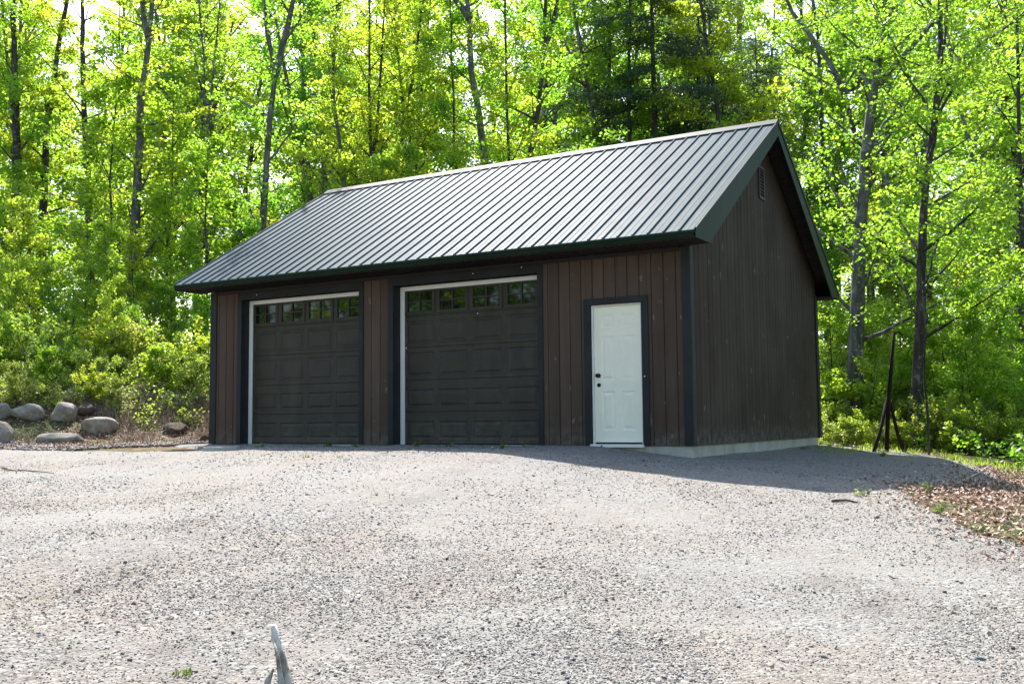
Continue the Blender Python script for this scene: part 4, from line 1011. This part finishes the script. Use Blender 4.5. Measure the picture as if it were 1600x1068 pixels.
# dumped rubble below the boulders
ok = (sdf(Q2[:, 0], Q2[:, 1]) > -1.6); P = Q2[ok][::2]
V, F = stones(P, np.full((len(P), 1), .036), IV, IF, rng)
tag(link('rubble', np_mesh('rubble', V, F), MT['pebble']), 'small grey rubble spilling below the boulders at the left edge of the gravel', 'rubble', None, 'stuff')
# grass blades
def blades(P, hh, per, rng, lean=.5, wd=.006, rad=.04):
    Vs = []
    for x, y_ in P:
        k = rng.poisson(per)+2; z = h1(x, y_)
        a = rng.rand(k)*6.28; r_ = rad*np.sqrt(rng.rand(k)); bx = x+r_*np.cos(a); by_ = y_+r_*np.sin(a); h_ = hh*rng.uniform(.4, 1.2, k)
        la = rng.rand(k)*6.28; l_ = lean*h_*rng.rand(k); tx = np.cos(la)*l_; ty_ = np.sin(la)*l_; px_ = -np.sin(la)*wd; py_ = np.cos(la)*wd
        row = []
        for t, zz, w_ in ((0, 0, 1), (.35, .6, .8), (1, .95 if lean < 1.2 else .7, .15)):
            row += [np.stack([bx-px_*w_+tx*t, by_-py_*w_+ty_*t, z+h_*zz], 1), np.stack([bx+px_*w_+tx*t, by_+py_*w_+ty_*t, z+h_*zz], 1)]
        Vs.append(np.stack(row, 1).reshape(-1, 3))
    V = np.concatenate(Vs); b = np.arange(len(V)//6)[:, None]*6
    return V, np.concatenate([b+np.array([[0, 1, 3, 2]]), b+np.array([[2, 3, 5, 4]])])
def strip(n, f): return np.array([f(rng.rand()) for _ in range(n)])
# dry grass hanging on the cut bank left of the garage
Q = np.stack([rng.uniform(-17, -9.7, 9000), rng.uniform(-3, 5, 9000)], 1); s_ = (Q[:, 0]+10.7)*-0.72+(Q[:, 1]-1.2)*0.69
ok = (s_ > .1) & (s_ < 3.4) & (Q[:, 0] > -16.5) & (rng.rand(9000) < np.where(Q[:, 0] > -13.6, .30, .10)) & off_rocks(Q[:, 0], Q[:, 1]); V, F = blades(Q[ok], .24, 14, rng, 2.6, .0035, .16)
tag(link('dry_grass', np_mesh('dry_grass', V, F), MT['straw']), 'dry straw-coloured grass hanging over the cut bank beside the garage', 'dry grass', None, 'stuff')
# fresh grass along the edge of the right woods
Q = []
for _ in range(170):
    i = rng.uniform(0, 1); u = 1280+340*rng.rand(); v = 704+rng.normal()*4+max(0, u-1400)*.16; q = ground(u, v, 8, 40); Q.append(q[:2])
V, F = blades(np.array(Q), .09, 8, rng, .7, .006, .08)
tag(link('grass', np_mesh('grass', V, F), MT['shrub']), 'thin fresh grass at the edge of the right-hand woods', 'grass', None, 'stuff')
# individual weed tufts at the foot of the overhead doors and on the gravel
def weed(u, v, hh, seed, label, leaves=18, m='weed', on=None):
    leaves = 16 if hh > .05 else 5; hh = hh*.8
    g_ = ground(u, v) if on is None else on; rg = np.random.RandomState(seed)
    z = h1(g_[0], g_[1])+.015
    V, F = blades(np.array([[0, 0]]), hh, leaves, rg, 1.0, .004, .05); V[:, 2] -= h1(0, 0)
    c = np.stack([rg.normal(size=leaves)*.05, rg.normal(size=leaves)*.05, rg.uniform(.01, hh*.8, leaves)], 1); V2, F2 = leaf_arrays(c, .045 if hh > .05 else .022, rng=rg)
    o_ = link('weed', np_mesh('weed', np.concatenate([V, V2]), np.concatenate([F, F2+len(V)])), MT[m]); o_.location = (g_[0], g_[1], z)
    return tag(o_, label, 'weed', 'weeds sprouting from the gravel')
for j, (u, v, hh, lab) in enumerate([
        (408, 700, .10, 'small weed at the left foot of the left overhead door'), (513, 699, .15, 'bushy weed in front of the left overhead door towards its right'),
        (556, 700, .08, 'tiny weed by the right foot of the left overhead door'), (651, 699, .12, 'weed at the left foot of the right overhead door'),
        (704, 700, .10, 'low weed in front of the right overhead door left of its middle'), (786, 703, .12, 'weed in front of the right overhead door towards its right'),
        (820, 701, .13, 'weed at the right foot of the right overhead door'), (478, 717, .06, 'yellowish weed on the sunlit gravel before the left door'),
        (532, 717, .06, 'green sprig on the sunlit gravel below the board strip between the doors'),
        (1350, 777, .12, 'yellow-green weed at the left tip of the dead leaf patch'), (1447, 768, .12, 'yellow weed in the dead leaf patch'),
        (1467, 805, .15, 'bright green weed standing before the dead leaf patch'), (1531, 835, .10, 'small green weed near the right edge of the gravel'),
        (288, 1062, .055, 'green grassy sprout in the foreground left of the driftwood'), (92, 1012, .025, 'yellow-green weed low in the left foreground'),
        (48, 990, .02, 'tiny weed at the left foreground edge'), (22, 950, .02, 'faint sprig of green above the tiny weed at the left edge'), (176, 1030, .018, 'small sprout between the foreground weeds at left'),
        (1380, 715, .2, 'tuft of weeds at the foot of the braced post'), (1255, 703, .10, 'weed against the concrete at the rear of the gable wall')]):
    on = None
    if v < 705 and u < 860: q = ground(u, v); on = (q[0], min(q[1], -.14)) if q[1] > -1.2 else None
    weed(u, v, hh, 60+j, lab, on=on)

# ------------------------------------------------------------------ braced post right of the garage
g_ = ground(1384, 707, 12, 40); dp = float((g_-CAMP)@Fv)
po = empty('braced_post', tuple(g_), 0, 'tall dark wooden post held up by two slanting braces at the edge of the woods', 'post')
def rel(u, v, dd=0): return tuple(atd(u, v, dp+dd)-g_)
mb = MB(); b0 = Vector(rel(1384, 707)); b0.z = -.2
mb.tube([b0, rel(1388, 633), rel(1392, 580), rel(1397, 519)], [.044, .041, .036, .026], 8, .05); mb.build('post', MT['rust'], po, True)
for (u, dd) in ((1361, -.35), (1416, .45)):
    q = Vector(rel(u, 706, dd)); q.z = h1(g_[0]+q.x, g_[1]+q.y)-g_[2]-.12
    mb = MB(); mb.tube([q, Vector(rel(1388, 636)).lerp(q, .5), rel(1388+(3 if dd > 0 else -3), 628)], [.036, .034, .032], 7, .05); mb.build('brace', MT['rust'], po, True)
mb = MB(); mb.tube([rel(1397, 521), rel(1404, 518), rel(1410, 524), rel(1412, 534)], [.024, .02, .016, .01], 6); mb.build('hook', MT['rust'], po, True)
# thin bent stem beside the dark trunk
sb = ground(1452, 712, 12, 40); dpp = float((sb-CAMP)@Fv)
mb = MB(); mb.tube([sb-np.array([0, 0, .1]), atd(1449, 640, dpp), atd(1444, 590, dpp), atd(1446, 520, dpp), atd(1440, 430, dpp)], [.028, .024, .02, .014, .006], 6)
tag(mb.build('bare_stem', MT['bark2'], None, True), 'thin bare stem right beside the tall dark trunk', 'stem')

# ------------------------------------------------------------------ driftwood snag in the foreground, twigs
gA = ground(432, 1100, 1.5, 12)
dA = float((gA-CAMP)@Fv)
sn = empty('driftwood', tuple(gA), 0, 'bleached grey piece of dead wood sticking up at the bottom of the foreground', 'dead wood')
def rl(u, v, d_): return Vector(atd(u, v, d_)-gA)
mb = MB(); pw = [(457, 1100), (452, 1084), (448, 1070), (446, 1056), (442, 1044), (441, 1030), (436, 1018), (435, 1006), (431, 996), (430, 987), (427, 979), (426, 975)]
rw_ = [.033, .030, .031, .026, .027, .022, .023, .018, .020, .016, .017, .008]
mb.tube([rl(u, v, dA+(1100-v)*.0015) for u, v in pw], rw_, 12, .24)
mb.tube([rl(444, 1100, dA-.02), rl(440, 1074, dA-.012), rl(437, 1050, dA+.02), rl(434, 1026, dA+.06), rl(429, 1004, dA+.10)], [.020, .017, .014, .010, .004], 8, .3)
mb.build('branch', MT['wood'], sn, True)
mb = MB(); mb.tube([rl(404, 1120, dA-.02), rl(412, 1085, dA), rl(420, 1062, dA+.02), rl(427, 1044, dA+.05)], [.04, .026, .014, .005], 9, .3)
mb.build('broken_stub', MT['wood'], sn, True)
def twig(P, r_, label, m='bark2'):
    c0 = ground(*P[0]); mb = MB(); pts = []
    for (u, v) in P:
        q = ground(u, v); pts.append((q[0], q[1], h1(q[0], q[1])+.035))
    mb.tube(pts, [r_]*(len(pts)-1)+[r_*.5], 6, .1); return tag(mb.build('twig', MT[m], None, True), label, 'twig')
twig([(2, 733), (14, 738), (28, 739)], .008, 'short curved twig at the left edge of the gravel')
twig([(28, 738), (55, 740), (84, 743)], .008, 'long thin twig lying on the gravel below the boulders')
twig([(1300, 788), (1322, 786), (1341, 791)], .012, 'dark twig on the sunlit gravel beyond the tip of the garage shadow')
twig([(1388, 906), (1396, 912), (1404, 911)], .005, 'small dark twig on the gravel at right')
twig([(1496, 760), (1530, 742), (1560, 720)], .012, 'slanting stick in the dead leaves at right', 'wood')

# ------------------------------------------------------------------ tell look-alikes apart by their place among themselves
def screen_u(o):
    d = np.array(o.location)-CAMP; return 800+FPX*float(d@R2)/max(.1, float(d@Fv))
by = {}
for o in COL.objects:
    if o.parent is None and 'label' in o.keys() and 'category' in o.keys(): by.setdefault(o['label'], []).append(o)
for lab, os_ in by.items():
    if 2 <= len(os_) <= 4:
        os_.sort(key=screen_u)
        words = {2: ['left-hand', 'right-hand'], 3: ['leftmost', 'middle', 'rightmost'], 4: ['leftmost', 'centre-left', 'centre-right', 'rightmost']}[len(os_)]
        for w_, o in zip(words, os_): o['label'] = w_+' '+lab
